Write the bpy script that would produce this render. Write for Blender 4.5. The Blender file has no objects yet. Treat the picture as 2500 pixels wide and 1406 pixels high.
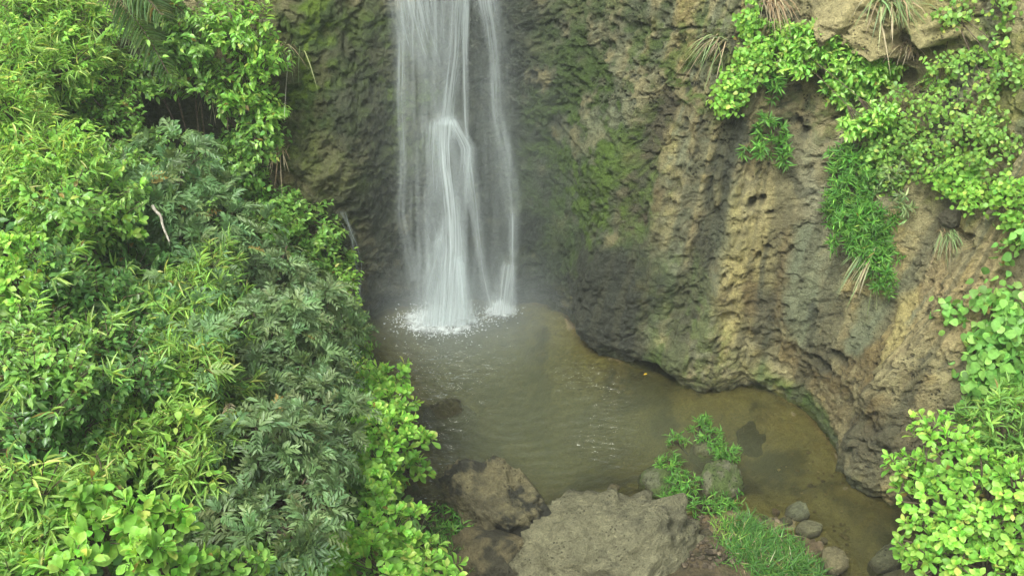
import bpy, bmesh, math, random
import numpy as np
from mathutils import Vector
from mathutils.bvhtree import BVHTree

R = math.radians
SC = bpy.context.scene
COL = SC.collection

# ------------------------------------------------------------------ camera
PITCH = R(35.0)
HFOV = R(50.0)
CAM = np.array([0.0, -13.1, 9.2])
cam_data = bpy.data.cameras.new('camera')
cam = bpy.data.objects.new('camera', cam_data)
COL.objects.link(cam)
cam.location = CAM
cam.rotation_euler = (R(90) - PITCH, 0, 0)
cam_data.sensor_width = 36.0
cam_data.lens = 18.0 / math.tan(HFOV / 2)
cam_data.clip_end = 500
SC.camera = cam

# ------------------------------------------------------------------ sky, sun, exposure
SUN_EL, SUN_AZ = R(62), R(215)          # azimuth of the sun, clockwise from +Y
world = bpy.data.worlds.new('World')
SC.world = world
world.use_nodes = True
wn = world.node_tree
wn.nodes.clear()
sky = wn.nodes.new('ShaderNodeTexSky')
sky.sky_type = 'NISHITA'
sky.sun_disc = False
sky.sun_elevation = SUN_EL
sky.sun_rotation = SUN_AZ
sky.air_density = 1.0
sky.dust_density = 6.0
sky.ozone_density = 1.0
hs = wn.nodes.new('ShaderNodeHueSaturation')      # cloud cover: the blue is mostly gone
hs.inputs['Saturation'].default_value = 0.22
bg = wn.nodes.new('ShaderNodeBackground')
bg.inputs['Strength'].default_value = 0.15
wo = wn.nodes.new('ShaderNodeOutputWorld')
wn.links.new(sky.outputs[0], hs.inputs['Color'])
tnt = wn.nodes.new('ShaderNodeVectorMath')      # grey cloud, a touch green
tnt.operation = 'MULTIPLY'
tnt.inputs[1].default_value = (0.94, 1.01, 0.97)
wn.links.new(hs.outputs[0], tnt.inputs[0])
wn.links.new(tnt.outputs[0], bg.inputs[0])
wn.links.new(bg.outputs[0], wo.inputs[0])

sd_ = bpy.data.lights.new('sun', 'SUN')
sd_.energy = 1.5
sd_.angle = R(18)
sd_.color = (1.0, 0.985, 0.90)
sun = bpy.data.objects.new('sun', sd_)
COL.objects.link(sun)
sun_dir = Vector((math.sin(SUN_AZ) * math.cos(SUN_EL), math.cos(SUN_AZ) * math.cos(SUN_EL), math.sin(SUN_EL)))
sun.rotation_euler = (-sun_dir).to_track_quat('-Z', 'Y').to_euler()
sun.location = (-8, -14, 22)

SC.view_settings.view_transform = 'Standard'
SC.view_settings.look = 'None'
SC.view_settings.gamma = 1.0
SC.view_settings.use_curve_mapping = False
SC.view_settings.exposure = 1.0
SC.cycles.use_denoising = True
SC.cycles.max_bounces = 5
SC.cycles.transparent_max_bounces = 24
SC.cycles.volume_bounces = 1
SC.cycles.volume_step_rate = 5
SC.cycles.volume_max_steps = 32
SC.cycles.sample_clamp_indirect = 6.0

# ------------------------------------------------------------------ helpers
rng = np.random.default_rng(7)
FPX = 1250.0 / math.tan(HFOV / 2)
FWD = np.array([0, math.cos(PITCH), -math.sin(PITCH)])
UPV = np.array([0, math.sin(PITCH), math.cos(PITCH)])


def ray(px, py):
    d = FWD + np.array([1.0, 0, 0]) * ((px - 1250) / FPX) + UPV * ((703 - py) / FPX)
    return d


def on_z(px, py, z=0.0):
    d = ray(px, py)
    return CAM + d * ((z - CAM[2]) / d[2])


def project(P):
    q = P - CAM
    w = q @ FWD
    return 1250 + FPX * q[..., 0] / w, 703 - FPX * (q @ UPV) / w, w


def _hash(ix, iy, iz, seed):
    h = (ix.astype(np.uint32) * np.uint32(374761393) + iy.astype(np.uint32) * np.uint32(668265263)
         + iz.astype(np.uint32) * np.uint32(2147483647) + np.uint32((seed * 974711 + 12345) & 0xffffffff))
    h = (h ^ (h >> np.uint32(13))) * np.uint32(1274126177)
    h = (h ^ (h >> np.uint32(16))) * np.uint32(2246822519)
    return ((h ^ (h >> np.uint32(15))) & np.uint32(0xffffff)).astype(np.float64) / 0xffffff


def vnoise(P, seed=0):
    P = np.asarray(P, float)
    f0 = np.floor(P)
    fr = P - f0
    u = fr * fr * fr * (fr * (fr * 6 - 15) + 10)
    i = f0.astype(np.int64)
    out = 0
    for a in (0, 1):
        wx = u[..., 0] if a else 1 - u[..., 0]
        for b in (0, 1):
            wy = u[..., 1] if b else 1 - u[..., 1]
            for c in (0, 1):
                wz = u[..., 2] if c else 1 - u[..., 2]
                out = out + wx * wy * wz * _hash(i[..., 0] + a, i[..., 1] + b, i[..., 2] + c, seed)
    return out * 2 - 1


def fbm(P, octv=4, seed=0, gain=0.5, lac=2.03):
    P = np.asarray(P, float)
    amp, tot, out = 1.0, 0.0, 0
    for k in range(octv):
        out = out + amp * vnoise(P, seed + 17 * k)
        tot += amp
        amp *= gain
        P = P * lac + 3.7
    return out / tot * 1.6


def sstep(a, b, x):
    t = np.clip((x - a) / (b - a), 0, 1)
    return t * t * (3 - 2 * t)


def mixc(c, d, f):
    return c * (1 - f[..., None]) + np.asarray(d) * f[..., None]


def norm(v):
    return v / np.maximum(np.linalg.norm(v, axis=-1, keepdims=True), 1e-9)


def mesh_from(name, V, F, mat, parent=None, cols=None, attrs=None, smooth=True, vecs=None):
    """V (n,3), F (m,3) or (m,4) int; linked as one mesh object."""
    me = bpy.data.meshes.new(name)
    V = np.ascontiguousarray(V, np.float32)
    F = np.ascontiguousarray(F, np.int32)
    me.vertices.add(len(V))
    me.vertices.foreach_set('co', V.ravel())
    me.loops.add(F.size)
    me.loops.foreach_set('vertex_index', F.ravel())
    me.polygons.add(len(F))
    k = F.shape[1]
    me.polygons.foreach_set('loop_start', np.arange(0, F.size, k, dtype=np.int32))
    me.polygons.foreach_set('use_smooth', np.full(len(F), smooth, bool))
    me.update(calc_edges=True)
    if cols is not None:
        a = me.color_attributes.new('col', 'FLOAT_COLOR', 'POINT')
        c4 = np.ones((len(V), 4), np.float32)
        c4[:, :3] = cols
        a.data.foreach_set('color', c4.ravel())
    for nm, arr in (attrs or {}).items():
        a = me.attributes.new(nm, 'FLOAT', 'POINT')
        a.data.foreach_set('value', np.ascontiguousarray(arr, np.float32).ravel())
    for nm, arr in (vecs or {}).items():
        a = me.attributes.new(nm, 'FLOAT_VECTOR', 'POINT')
        a.data.foreach_set('vector', np.ascontiguousarray(arr, np.float32).ravel())
    me.materials.append(mat)
    o = bpy.data.objects.new(name, me)
    COL.objects.link(o)
    if parent is not None:
        o.parent = parent
    return o


def grid_faces(nr, nc):
    r, c = np.meshgrid(np.arange(nr - 1), np.arange(nc - 1), indexing='ij')
    a = (r * nc + c).ravel()
    return np.stack([a, a + 1, a + nc + 1, a + nc], 1)


def tag(o, label=None, cat=None, group=None, kind=None):
    if label:
        o['label'] = label
    if cat:
        o['category'] = cat
    if group:
        o['group'] = group
    if kind:
        o['kind'] = kind
    return o


def empty(name, loc):
    o = bpy.data.objects.new(name, None)
    COL.objects.link(o)
    o.location = loc
    o.empty_display_size = 0.1
    return o


def tube(pts, rad, sides=5):
    """swept tapered tube; returns V, F(quads)"""
    pts = np.asarray(pts, float)
    n = len(pts)
    rad = np.broadcast_to(np.asarray(rad, float), (n,))
    T = norm(np.gradient(pts, axis=0))
    ref = np.array([0.31, 0.77, 0.55])
    A = norm(np.cross(T, ref))
    B = np.cross(T, A)
    ang = np.linspace(0, 2 * np.pi, sides, endpoint=False)
    V = pts[:, None, :] + rad[:, None, None] * (np.cos(ang)[None, :, None] * A[:, None, :] + np.sin(ang)[None, :, None] * B[:, None, :])
    F = []
    for i in range(n - 1):
        for k in range(sides):
            k2 = (k + 1) % sides
            F.append((i * sides + k, i * sides + k2, (i + 1) * sides + k2, (i + 1) * sides + k))
    return V.reshape(-1, 3), np.array(F, np.int32)


def join(parts):
    Vs, Fs, off = [], [], 0
    for V, F in parts:
        Vs.append(V)
        Fs.append(F + off)
        off += len(V)
    return np.concatenate(Vs), np.concatenate(Fs)


# ------------------------------------------------------------------ materials
def new_mat(name):
    m = bpy.data.materials.new(name)
    m.use_nodes = True
    m.node_tree.nodes.clear()
    return m, m.node_tree.nodes, m.node_tree.links


def nd(N, t, **kw):
    n = N.new(t)
    for k, v in kw.items():
        setattr(n, k, v)
    return n


def rock_material(name, bump=1.0, scale=1.0, spec=0.3):
    m, N, L = new_mat(name)
    out = nd(N, 'ShaderNodeOutputMaterial')
    p = nd(N, 'ShaderNodeBsdfPrincipled')
    at = nd(N, 'ShaderNodeAttribute', attribute_name='col')
    wet = nd(N, 'ShaderNodeAttribute', attribute_name='wet')
    geo = nd(N, 'ShaderNodeNewGeometry')
    n1 = nd(N, 'ShaderNodeTexNoise')
    n1.inputs['Scale'].default_value = 16 * scale
    n1.inputs['Detail'].default_value = 7
    n1.inputs['Roughness'].default_value = 0.72
    n2 = nd(N, 'ShaderNodeTexNoise')
    n2.inputs['Scale'].default_value = 55 * scale
    n2.inputs['Detail'].default_value = 4
    n2.inputs['Roughness'].default_value = 0.65
    for n in (n1, n2):
        L.new(geo.outputs['Position'], n.inputs['Vector'])
    r1 = nd(N, 'ShaderNodeMapRange')
    r1.inputs['From Min'].default_value = 0.3
    r1.inputs['From Max'].default_value = 0.7
    r1.inputs['To Min'].default_value = 0.66
    r1.inputs['To Max'].default_value = 1.32
    L.new(n1.outputs['Fac'], r1.inputs['Value'])
    r2 = nd(N, 'ShaderNodeMapRange')
    r2.inputs['From Min'].default_value = 0.3
    r2.inputs['From Max'].default_value = 0.7
    r2.inputs['To Min'].default_value = 0.72
    r2.inputs['To Max'].default_value = 1.28
    L.new(n2.outputs['Fac'], r2.inputs['Value'])
    mu0 = nd(N, 'ShaderNodeMath', operation='MULTIPLY')
    L.new(r1.outputs[0], mu0.inputs[0])
    L.new(r2.outputs[0], mu0.inputs[1])
    # dark specks: shade of tiny crumbled hollows painted into the colour
    vo = nd(N, 'ShaderNodeTexVoronoi')
    vo.inputs['Scale'].default_value = 21 * scale
    vo.inputs['Randomness'].default_value = 1.0
    wp = nd(N, 'ShaderNodeVectorMath', operation='MULTIPLY_ADD')
    wp.inputs[1].default_value = (.06, .06, .06)
    L.new(n1.outputs['Color'], wp.inputs[0])
    L.new(geo.outputs['Position'], wp.inputs[2])
    L.new(wp.outputs[0], vo.inputs['Vector'])
    n3 = nd(N, 'ShaderNodeTexNoise')
    n3.inputs['Scale'].default_value = 3.1
    n3.inputs['Detail'].default_value = 3
    L.new(geo.outputs['Position'], n3.inputs['Vector'])
    vd = nd(N, 'ShaderNodeMath', operation='SUBTRACT')
    L.new(vo.outputs['Distance'], vd.inputs[0])
    sc_ = nd(N, 'ShaderNodeMapRange')
    sc_.inputs['From Min'].default_value = .38
    sc_.inputs['From Max'].default_value = .66
    sc_.inputs['To Max'].default_value = .34
    L.new(n3.outputs['Fac'], sc_.inputs['Value'])
    pa = nd(N, 'ShaderNodeAttribute', attribute_name='pit')
    sp = nd(N, 'ShaderNodeMath', operation='MULTIPLY')
    L.new(sc_.outputs[0], sp.inputs[0])
    L.new(pa.outputs['Fac'], sp.inputs[1])
    L.new(sp.outputs[0], vd.inputs[1])
    r3 = nd(N, 'ShaderNodeMapRange')
    r3.inputs['From Min'].default_value = -.10
    r3.inputs['From Max'].default_value = .06
    r3.inputs['To Min'].default_value = .34
    r3.inputs['To Max'].default_value = 1.0
    L.new(vd.outputs[0], r3.inputs['Value'])
    mu = nd(N, 'ShaderNodeMath', operation='MULTIPLY')
    L.new(mu0.outputs[0], mu.inputs[0])
    L.new(r3.outputs[0], mu.inputs[1])
    mx = nd(N, 'ShaderNodeVectorMath', operation='SCALE')
    L.new(at.outputs['Color'], mx.inputs[0])
    L.new(mu.outputs[0], mx.inputs['Scale'])
    L.new(mx.outputs[0], p.inputs['Base Color'])
    rr = nd(N, 'ShaderNodeMapRange')
    rr.inputs['To Min'].default_value = 0.92
    rr.inputs['To Max'].default_value = 0.33
    L.new(wet.outputs['Fac'], rr.inputs['Value'])
    L.new(rr.outputs[0], p.inputs['Roughness'])
    p.inputs['Specular IOR Level'].default_value = spec
    ad = nd(N, 'ShaderNodeMath', operation='MULTIPLY_ADD')
    ad.inputs[1].default_value = 0.45
    L.new(n2.outputs['Fac'], ad.inputs[0])
    hh = nd(N, 'ShaderNodeMath', operation='MULTIPLY_ADD')
    hh.inputs[1].default_value = .45
    L.new(r3.outputs[0], hh.inputs[0])
    L.new(n1.outputs['Fac'], hh.inputs[2])
    L.new(hh.outputs[0], ad.inputs[2])
    b = nd(N, 'ShaderNodeBump')
    b.inputs['Strength'].default_value = bump
    b.inputs['Distance'].default_value = 0.10
    L.new(ad.outputs[0], b.inputs['Height'])
    L.new(b.outputs[0], p.inputs['Normal'])
    L.new(p.outputs[0], out.inputs[0])
    return m


def leaf_material(name, trans=0.42, rough=0.42, spec=0.35):
    m, N, L = new_mat(name)
    out = nd(N, 'ShaderNodeOutputMaterial')
    at = nd(N, 'ShaderNodeAttribute', attribute_name='col')
    geo = nd(N, 'ShaderNodeNewGeometry')
    n1 = nd(N, 'ShaderNodeTexNoise')
    n1.inputs['Scale'].default_value = 30
    n1.inputs['Detail'].default_value = 3
    L.new(geo.outputs['Position'], n1.inputs['Vector'])
    r1 = nd(N, 'ShaderNodeMapRange')
    r1.inputs['From Min'].default_value = 0.3
    r1.inputs['From Max'].default_value = 0.7
    r1.inputs['To Min'].default_value = 0.82
    r1.inputs['To Max'].default_value = 1.16
    L.new(n1.outputs['Fac'], r1.inputs['Value'])
    mx = nd(N, 'ShaderNodeVectorMath', operation='SCALE')
    L.new(at.outputs['Color'], mx.inputs[0])
    L.new(r1.outputs[0], mx.inputs['Scale'])
    p = nd(N, 'ShaderNodeBsdfPrincipled')
    p.inputs['Roughness'].default_value = rough
    p.inputs['Specular IOR Level'].default_value = spec
    L.new(mx.outputs[0], p.inputs['Base Color'])
    t = nd(N, 'ShaderNodeBsdfTranslucent')
    warm = nd(N, 'ShaderNodeVectorMath', operation='MULTIPLY')
    warm.inputs[1].default_value = (1.35, 1.2, 0.7)
    L.new(mx.outputs[0], warm.inputs[0])
    L.new(warm.outputs[0], t.inputs['Color'])
    ms = nd(N, 'ShaderNodeMixShader')
    ms.inputs[0].default_value = trans
    L.new(p.outputs[0], ms.inputs[1])
    L.new(t.outputs[0], ms.inputs[2])
    L.new(ms.outputs[0], out.inputs[0])
    return m


def bark_material(name, c1, c2):
    m, N, L = new_mat(name)
    out = nd(N, 'ShaderNodeOutputMaterial')
    p = nd(N, 'ShaderNodeBsdfPrincipled')
    n1 = nd(N, 'ShaderNodeTexNoise')
    n1.inputs['Scale'].default_value = 25
    n1.inputs['Detail'].default_value = 5
    geo = nd(N, 'ShaderNodeNewGeometry')
    L.new(geo.outputs['Position'], n1.inputs['Vector'])
    cr = nd(N, 'ShaderNodeValToRGB')
    cr.color_ramp.elements[0].position = 0.35
    cr.color_ramp.elements[1].position = 0.65
    cr.color_ramp.elements[0].color = (*c1, 1)
    cr.color_ramp.elements[1].color = (*c2, 1)
    L.new(n1.outputs['Fac'], cr.inputs[0])
    L.new(cr.outputs[0], p.inputs['Base Color'])
    p.inputs['Roughness'].default_value = 0.85
    b = nd(N, 'ShaderNodeBump')
    b.inputs['Strength'].default_value = 0.4
    b.inputs['Distance'].default_value = 0.01
    L.new(n1.outputs['Fac'], b.inputs['Height'])
    L.new(b.outputs[0], p.inputs['Normal'])
    L.new(p.outputs[0], out.inputs[0])
    return m


M_ROCK = rock_material('rock')
M_BOULDER = rock_material('boulder_rock', bump=1.0, scale=1.0)
for _n in M_BOULDER.node_tree.nodes:
    if _n.type == 'BUMP':
        _n.inputs['Distance'].default_value = 0.13
M_SOIL = rock_material('soil', bump=0.7)
M_LEAF = leaf_material('leaf')
M_GLOSSY = leaf_material('leaf_glossy', rough=0.3, spec=0.5)
M_DULL = leaf_material('leaf_dull', rough=0.42, spec=0.5)
M_BARK = bark_material('bark', (0.05, 0.035, 0.02), (0.14, 0.10, 0.065))
M_DEAD = bark_material('dead_wood', (0.22, 0.19, 0.15), (0.42, 0.38, 0.32))

# ------------------------------------------------------------------ the cliff
WATERLINE = [(900, 772), (950, 752), (1010, 742), (1130, 736), (1250, 733), (1330, 738), (1375, 765), (1400, 805), (1440, 852),
             (1510, 880), (1590, 905), (1650, 935), (1720, 956), (1800, 945), (1880, 962), (1945, 1000), (1985, 1045), (2010, 1085),
             (2030, 1145), (2060, 1180), (2120, 1210), (2200, 1243), (2290, 1290)]
plan = [(-30, -6.0), (-16, -2.6), (-10, -1.5), (-6, -1.0), (-3.6, -0.8)] + [tuple(on_z(*p)[:2]) for p in WATERLINE] + \
       [(6.6, -6.6), (9.0, -9.0), (14, -12.5), (26, -18)]
plan = np.array(plan)
seg = np.r_[0, np.cumsum(np.linalg.norm(np.diff(plan, axis=0), axis=1))]


def plan_at(s):
    return np.stack([np.interp(s, seg, plan[:, 0]), np.interp(s, seg, plan[:, 1])], -1)


S_A, S_B = seg[4] - 1.2, seg[len(plan) - 5] + 1.6       # the stretch in view
s_fine = np.r_[np.linspace(0, S_A, 90, endpoint=False), np.arange(S_A, S_B, 0.019), np.linspace(S_B, seg[-1], 70)]
T_TOP = 7.2
t_fine = np.r_[np.arange(-1.0, 6.2, 0.019), np.linspace(6.2, T_TOP, 60)]
# rounded plan and smooth normals
fine = np.linspace(0, seg[-1], 4000)
pf = plan_at(fine)


def smooth1(a, w):
    k = np.hanning(w)
    k /= k.sum()
    pad = np.r_[np.repeat(a[:1], w // 2, 0), a, np.repeat(a[-1:], w // 2, 0)]
    return np.stack([np.convolve(pad[:, i], k, 'valid')[:len(a)] for i in range(a.shape[1])], 1)


pf = smooth1(pf, 21)
tan = norm(np.gradient(pf, axis=0))
nrm = norm(smooth1(np.stack([tan[:, 1], -tan[:, 0]], 1), 181))      # towards the pool
lean_px = np.interp(fine, [seg[4], seg[6], seg[9], seg[11], seg[14], seg[18], seg[25], seg[-1]],
                    [0.10, 0.06, 0.05, 0.07, 0.20, 0.30, 0.36, 0.40])


def s_lerp(arr, s):
    if arr.ndim == 1:
        return np.interp(s, fine, arr)
    return np.stack([np.interp(s, fine, arr[:, i]) for i in range(arr.shape[1])], -1)


S, T = np.meshgrid(s_fine, t_fine)
bx = s_lerp(pf, S)
nx = s_lerp(nrm, S)
ln = s_lerp(lean_px, S)
Tc = np.maximum(T, 0)
back = ln * Tc + 0.012 * Tc ** 2 * (ln > 0)
P0 = np.stack([bx[..., 0] - nx[..., 0] * back, bx[..., 1] - nx[..., 1] * back, T], -1)
PX, PY, _w = project(P0)
NC = S.shape[1]
_vis = (S > S_A) & (S < S_B) & (T > -0.3) & (T < 6.2)
_vi = np.nonzero(_vis.ravel())[0][::3]
_vpx, _vpy = PX.ravel()[_vi], PY.ravel()[_vi]
dPXds = np.abs(np.gradient(PX, axis=1) / np.gradient(S, axis=1)).ravel()
dPYdt = np.abs(np.gradient(PY, axis=0) / np.gradient(T, axis=0)).ravel()


def st_of(px, py):
    """where on the cliff face (metres along it, metres up) a feature sits, with the local scale"""
    k = _vi[np.argmin((_vpx - px) ** 2 + (_vpy - py) ** 2)]
    return S.ravel()[k], T.ravel()[k], max(dPXds[k], 60.0), max(dPYdt[k], 60.0)


warpS = 0.28 * fbm(P0 * 1.3, 3, 5)
warpT = 0.28 * fbm(P0 * 1.3 + 31, 3, 6)
edge = fbm(P0 * 4.0, 3, 8)


def patch(px, py, rx, ry, soft=0.6, warp=1.0, rough=0.35):
    s0, t0, a, b = st_of(px, py)
    d = np.sqrt(((S + warp * warpS - s0) / (rx / a)) ** 2 + ((T + warp * warpT - t0) / (ry / b)) ** 2) + rough * edge
    return 1 - sstep(1 - soft, 1 + soft, d)


def streak(pts, w, soft=0.45, rough=0.25, warp=0.12):
    st = [st_of(*p) for p in pts]
    best = np.full(S.shape, 1e9)
    for (s0, t0, a, b), (s1, t1, _a, _b) in zip(st, st[1:]):
        ds, dt = s1 - s0, t1 - t0
        l2 = ds * ds + dt * dt + 1e-9
        Sx, Tx = S + warp * warpS, T + warp * warpT
        u = np.clip(((Sx - s0) * ds + (Tx - t0) * dt) / l2, 0, 1)
        d = np.hypot(Sx - s0 - u * ds, Tx - t0 - u * dt) / (w / a)
        best = np.minimum(best, d)
    return 1 - sstep(1 - soft, 1 + soft, best + rough * edge)


right = sstep(seg[13] - 0.6, seg[13] + 1.2, S)
left = 1 - sstep(seg[6] - 0.5, seg[6] + 0.5, S)
ST3 = np.stack([S, T, np.zeros_like(S)], -1)
lowfade = 0.25 + 0.75 * sstep(0.0, 0.9, T)
D = 0.15 * fbm(P0 * np.array([0.6, 0.6, 0.45]), 3, 1) * lowfade
D += right * 0.055 * (1 - np.abs(fbm(ST3 * np.array([2.3, 0.33, 1]), 3, 2)) * 2) * lowfade
D += right * 0.032 * fbm(ST3 * np.array([5.5, 0.9, 1]), 3, 14)
D += 0.036 * fbm(P0 * 2.1, 3, 3) * lowfade
big = fbm(P0 * 4.6, 3, 4)
D += 0.022 * big
fineD = fbm(P0 * 10, 4, 9, 0.62)
D += 0.026 * fineD + 0.014 * (1 - 2 * np.abs(fbm(P0 * 15, 2, 15)))
# pitted, flaking rock
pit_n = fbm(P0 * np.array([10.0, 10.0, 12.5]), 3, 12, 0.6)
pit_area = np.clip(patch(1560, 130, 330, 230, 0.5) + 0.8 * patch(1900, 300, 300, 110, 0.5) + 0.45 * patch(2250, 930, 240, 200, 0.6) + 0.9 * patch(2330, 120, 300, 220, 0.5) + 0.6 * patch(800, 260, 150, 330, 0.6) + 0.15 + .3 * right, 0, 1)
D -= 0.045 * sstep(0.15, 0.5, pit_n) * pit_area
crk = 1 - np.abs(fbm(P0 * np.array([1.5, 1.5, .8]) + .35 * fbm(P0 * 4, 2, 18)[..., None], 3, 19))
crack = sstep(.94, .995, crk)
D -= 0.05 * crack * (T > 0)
for (px, py, rx, ry, a) in [
        (1480, 730, 120, 110, 0.16), (1530, 830, 150, 60, 0.06), (1090, 318, 40, 26, 0.33), (1240, 655, 40, 40, 0.22),
        (1880, 690, 150, 170, 0.10), (2230, 960, 110, 110, 0.26), (2080, 880, 130, 60, 0.12), (2180, 1130, 110, 70, 0.22),
        (1760, 880, 120, 80, 0.16), (790, 300, 110, 260, 0.20), (700, 500, 90, 200, 0.2)]:
    D += a * patch(px, py, rx, ry, 0.7, 0.5, 0.2)
# pale ledge jutting out high on the right, dark hollow under it
ledge = patch(2205, 55, 130, 62, 0.3, 0.7, 0.5)
D += 0.42 * ledge
D += 0.22 * patch(2060, 15, 60, 50, 0.3, 0.6, 0.45)
D -= 0.30 * patch(2130, 200, 110, 45, 0.5, 0.4)
# hollows and eroded gullies
for (px, py, rx, ry, a) in [
        (1838, 490, 9, 14, 0.16), (1864, 480, 8, 7, 0.14), (1876, 508, 10, 6, 0.12), (1904, 316, 12, 12, 0.25), (1948, 302, 10, 14, 0.25),
        (1968, 328, 13, 15, 0.22), (1902, 358, 12, 11, 0.22), (2020, 880, 20, 9, 0.2), (2065, 868, 18, 8, 0.18), (2155, 915, 14, 9, 0.2),
        (2330, 600, 22, 16, 0.2), (1600, 908, 45, 22, 0.45), (1880, 585, 9, 7, 0.14), (1857, 602, 7, 9, 0.14), (1940, 590, 6, 12, 0.12),
        (1780, 660, 7, 8, 0.12), (1795, 680, 6, 7, 0.12), (2000, 770, 10, 30, 0.14), (2410, 960, 14, 60, 0.2)]:
    D -= a * patch(px, py, rx, ry, 0.35, 0.12, 0.3)
gully = np.clip(streak([(1790, 330), (1770, 410), (1745, 520), (1725, 600), (1700, 690), (1670, 800)], 30) - .9 * streak([(1756, 430), (1752, 490)], 8, warp=0) , 0, 1)
D -= 0.11 * gully
gully2 = streak([(1620, 270), (1585, 360), (1565, 450), (1550, 560), (1540, 660)], 38)
D -= 0.09 * gully2
D -= 0.10 * sstep(0.30, 0.02, T) * sstep(-0.4, 0.0, T)
D = np.where((S < S_A) | (S > S_B), D * 0.9, D)
P = P0 + np.stack([nx[..., 0], nx[..., 1], np.zeros_like(S)], -1) * D[..., None]
# the rock also bulges a little up and down, so that pits get lips
P[..., 2] += 0.03 * fbm(P0 * 5.3 + 9, 2, 21) * sstep(0.0, 0.4, T)

# colours of the rock, soil, algae and moss, plus shade painted into the recesses
n_lo = fbm(P0 * 0.9, 3, 31)
n_md = fbm(P0 * 3.0, 3, 32)
n_hi = fbm(P0 * 9.0, 3, 33)
n_st = fbm(ST3 * np.array([5.0, 0.5, 1]), 3, 34)
TAN, OCHRE, GREY = (0.25, 0.20, 0.115), (0.33, 0.24, 0.115), (0.135, 0.14, 0.10)
DARKR, BLACK, MOSS, MOSS2, BROWN = (0.055, 0.053, 0.042), (0.032, 0.034, 0.031), (0.088, 0.128, 0.024), (0.05, 0.078, 0.02), (0.105, 0.068, 0.032)
C = np.tile(np.array(TAN), S.shape + (1,))
C = mixc(C, OCHRE, sstep(-0.1, 0.7, n_md + 0.4 * n_hi))
C = mixc(C, GREY, 0.75 * sstep(0.0, 0.6, n_st + 0.3 * n_md))
C = mixc(C, (0.165, 0.115, 0.062), 0.6 * sstep(0.15, 0.6, n_lo + 0.5 * n_hi))
C = mixc(C, DARKR, 0.85 * sstep(0.2, 0.55, pit_n) * pit_area)  # shade inside the pits, painted as dark colour
C = mixc(C, (0.08, 0.065, 0.04), 0.6 * crack)  # cracks darkened too, painting in the shade of their depth
C = mixc(C, MOSS2, 0.7 * patch(1640, 170, 150, 110, 0.8) * sstep(-0.25, 0.35, n_hi + 0.4 * n_md))
C = mixc(C, MOSS, 0.6 * patch(1600, 100, 220, 140, 0.8) * sstep(0.0, 0.45, n_hi))
C = mixc(C, MOSS2, 0.6 * patch(1950, 330, 260, 130, 0.8) * sstep(-0.1, 0.4, n_hi + 0.3 * n_md))
C = mixc(C, MOSS, 0.55 * patch(2380, 260, 260, 240, 0.8) * sstep(-0.15, 0.4, n_md + 0.5 * n_hi))
C = mixc(C, (0.40, 0.31, 0.175), 0.8 * patch(2200, 70, 150, 80, 0.4))
C = mixc(C, (0.36, 0.25, 0.14), 0.7 * patch(2360, 740, 170, 130, 0.8))
C = mixc(C, (0.34, 0.26, 0.13), 0.6 * patch(1870, 560, 60, 140, 0.6))
C = mixc(C, (0.24, 0.21, 0.15), 0.75 * patch(2010, 480, 80, 120, 0.8))
C = mixc(C, BROWN, 0.8 * patch(2090, 900, 130, 130, 0.7) * sstep(-0.3, 0.5, n_md + 0.5))
C = mixc(C, BROWN, 0.75 * patch(1920, 650, 70, 110, 0.7))
C = mixc(C, BROWN, 0.85 * streak([(1600, 480), (1590, 600), (1580, 690)], 40))
pillar = np.clip(streak([(1820, 430), (1815, 560), (1790, 700), (1770, 800)], 34) + streak([(1690, 640), (1672, 720), (1650, 790)], 12) + .9 * streak([(1640, 360), (1640, 470), (1630, 560)], 28)
                 + streak([(1890, 560), (1880, 680)], 26) + streak([(2200, 760), (2185, 860)], 16), 0, 1)
C = mixc(C, (0.37, 0.285, 0.13), 0.72 * pillar * sstep(-.7, .1, n_md + .5 * n_hi))
D += 0.0
C = mixc(C, (0.14, 0.15, 0.105), 0.7 * np.clip(streak([(1990, 560), (1985, 700), (1975, 800)], 40) + streak([(2130, 740), (2110, 840)], 24), 0, 1))
C = mixc(C, (0.15, 0.16, 0.11), 0.75 * patch(1490, 300, 60, 60, .6))
C = mixc(C, DARKR, 0.93 * gully)
C = mixc(C, (0.062, 0.05, 0.038), 0.9 * gully2)
C = mixc(C, DARKR, 0.8 * streak([(2000, 730), (1995, 830)], 10))
C = mixc(C, DARKR, 0.7 * np.clip(streak([(1930, 400), (1960, 470), (1990, 460)], 14) + streak([(1880, 590), (1870, 700)], 7), 0, 1))
C = mixc(C, (0.085, 0.075, 0.05), 0.75 * streak([(2060, 720), (2040, 820), (2010, 880)], 22))
C = mixc(C, DARKR, 0.6 * patch(2130, 1060, 120, 60, .7))
C = mixc(C, MOSS, 0.55 * np.clip(patch(1700, 820, 110, 90, .7) + patch(1660, 720, 60, 100, .7), 0, 1) * sstep(-.2, .4, n_hi + .3))
C = mixc(C, DARKR, 0.65 * streak([(1880, 700), (1860, 820)], 26))
C = mixc(C, DARKR, 0.6 * streak([(1800, 320), (1770, 400)], 24))
wet = np.clip(0.9 * gully + 0.9 * gully2, 0, 1)
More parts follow.
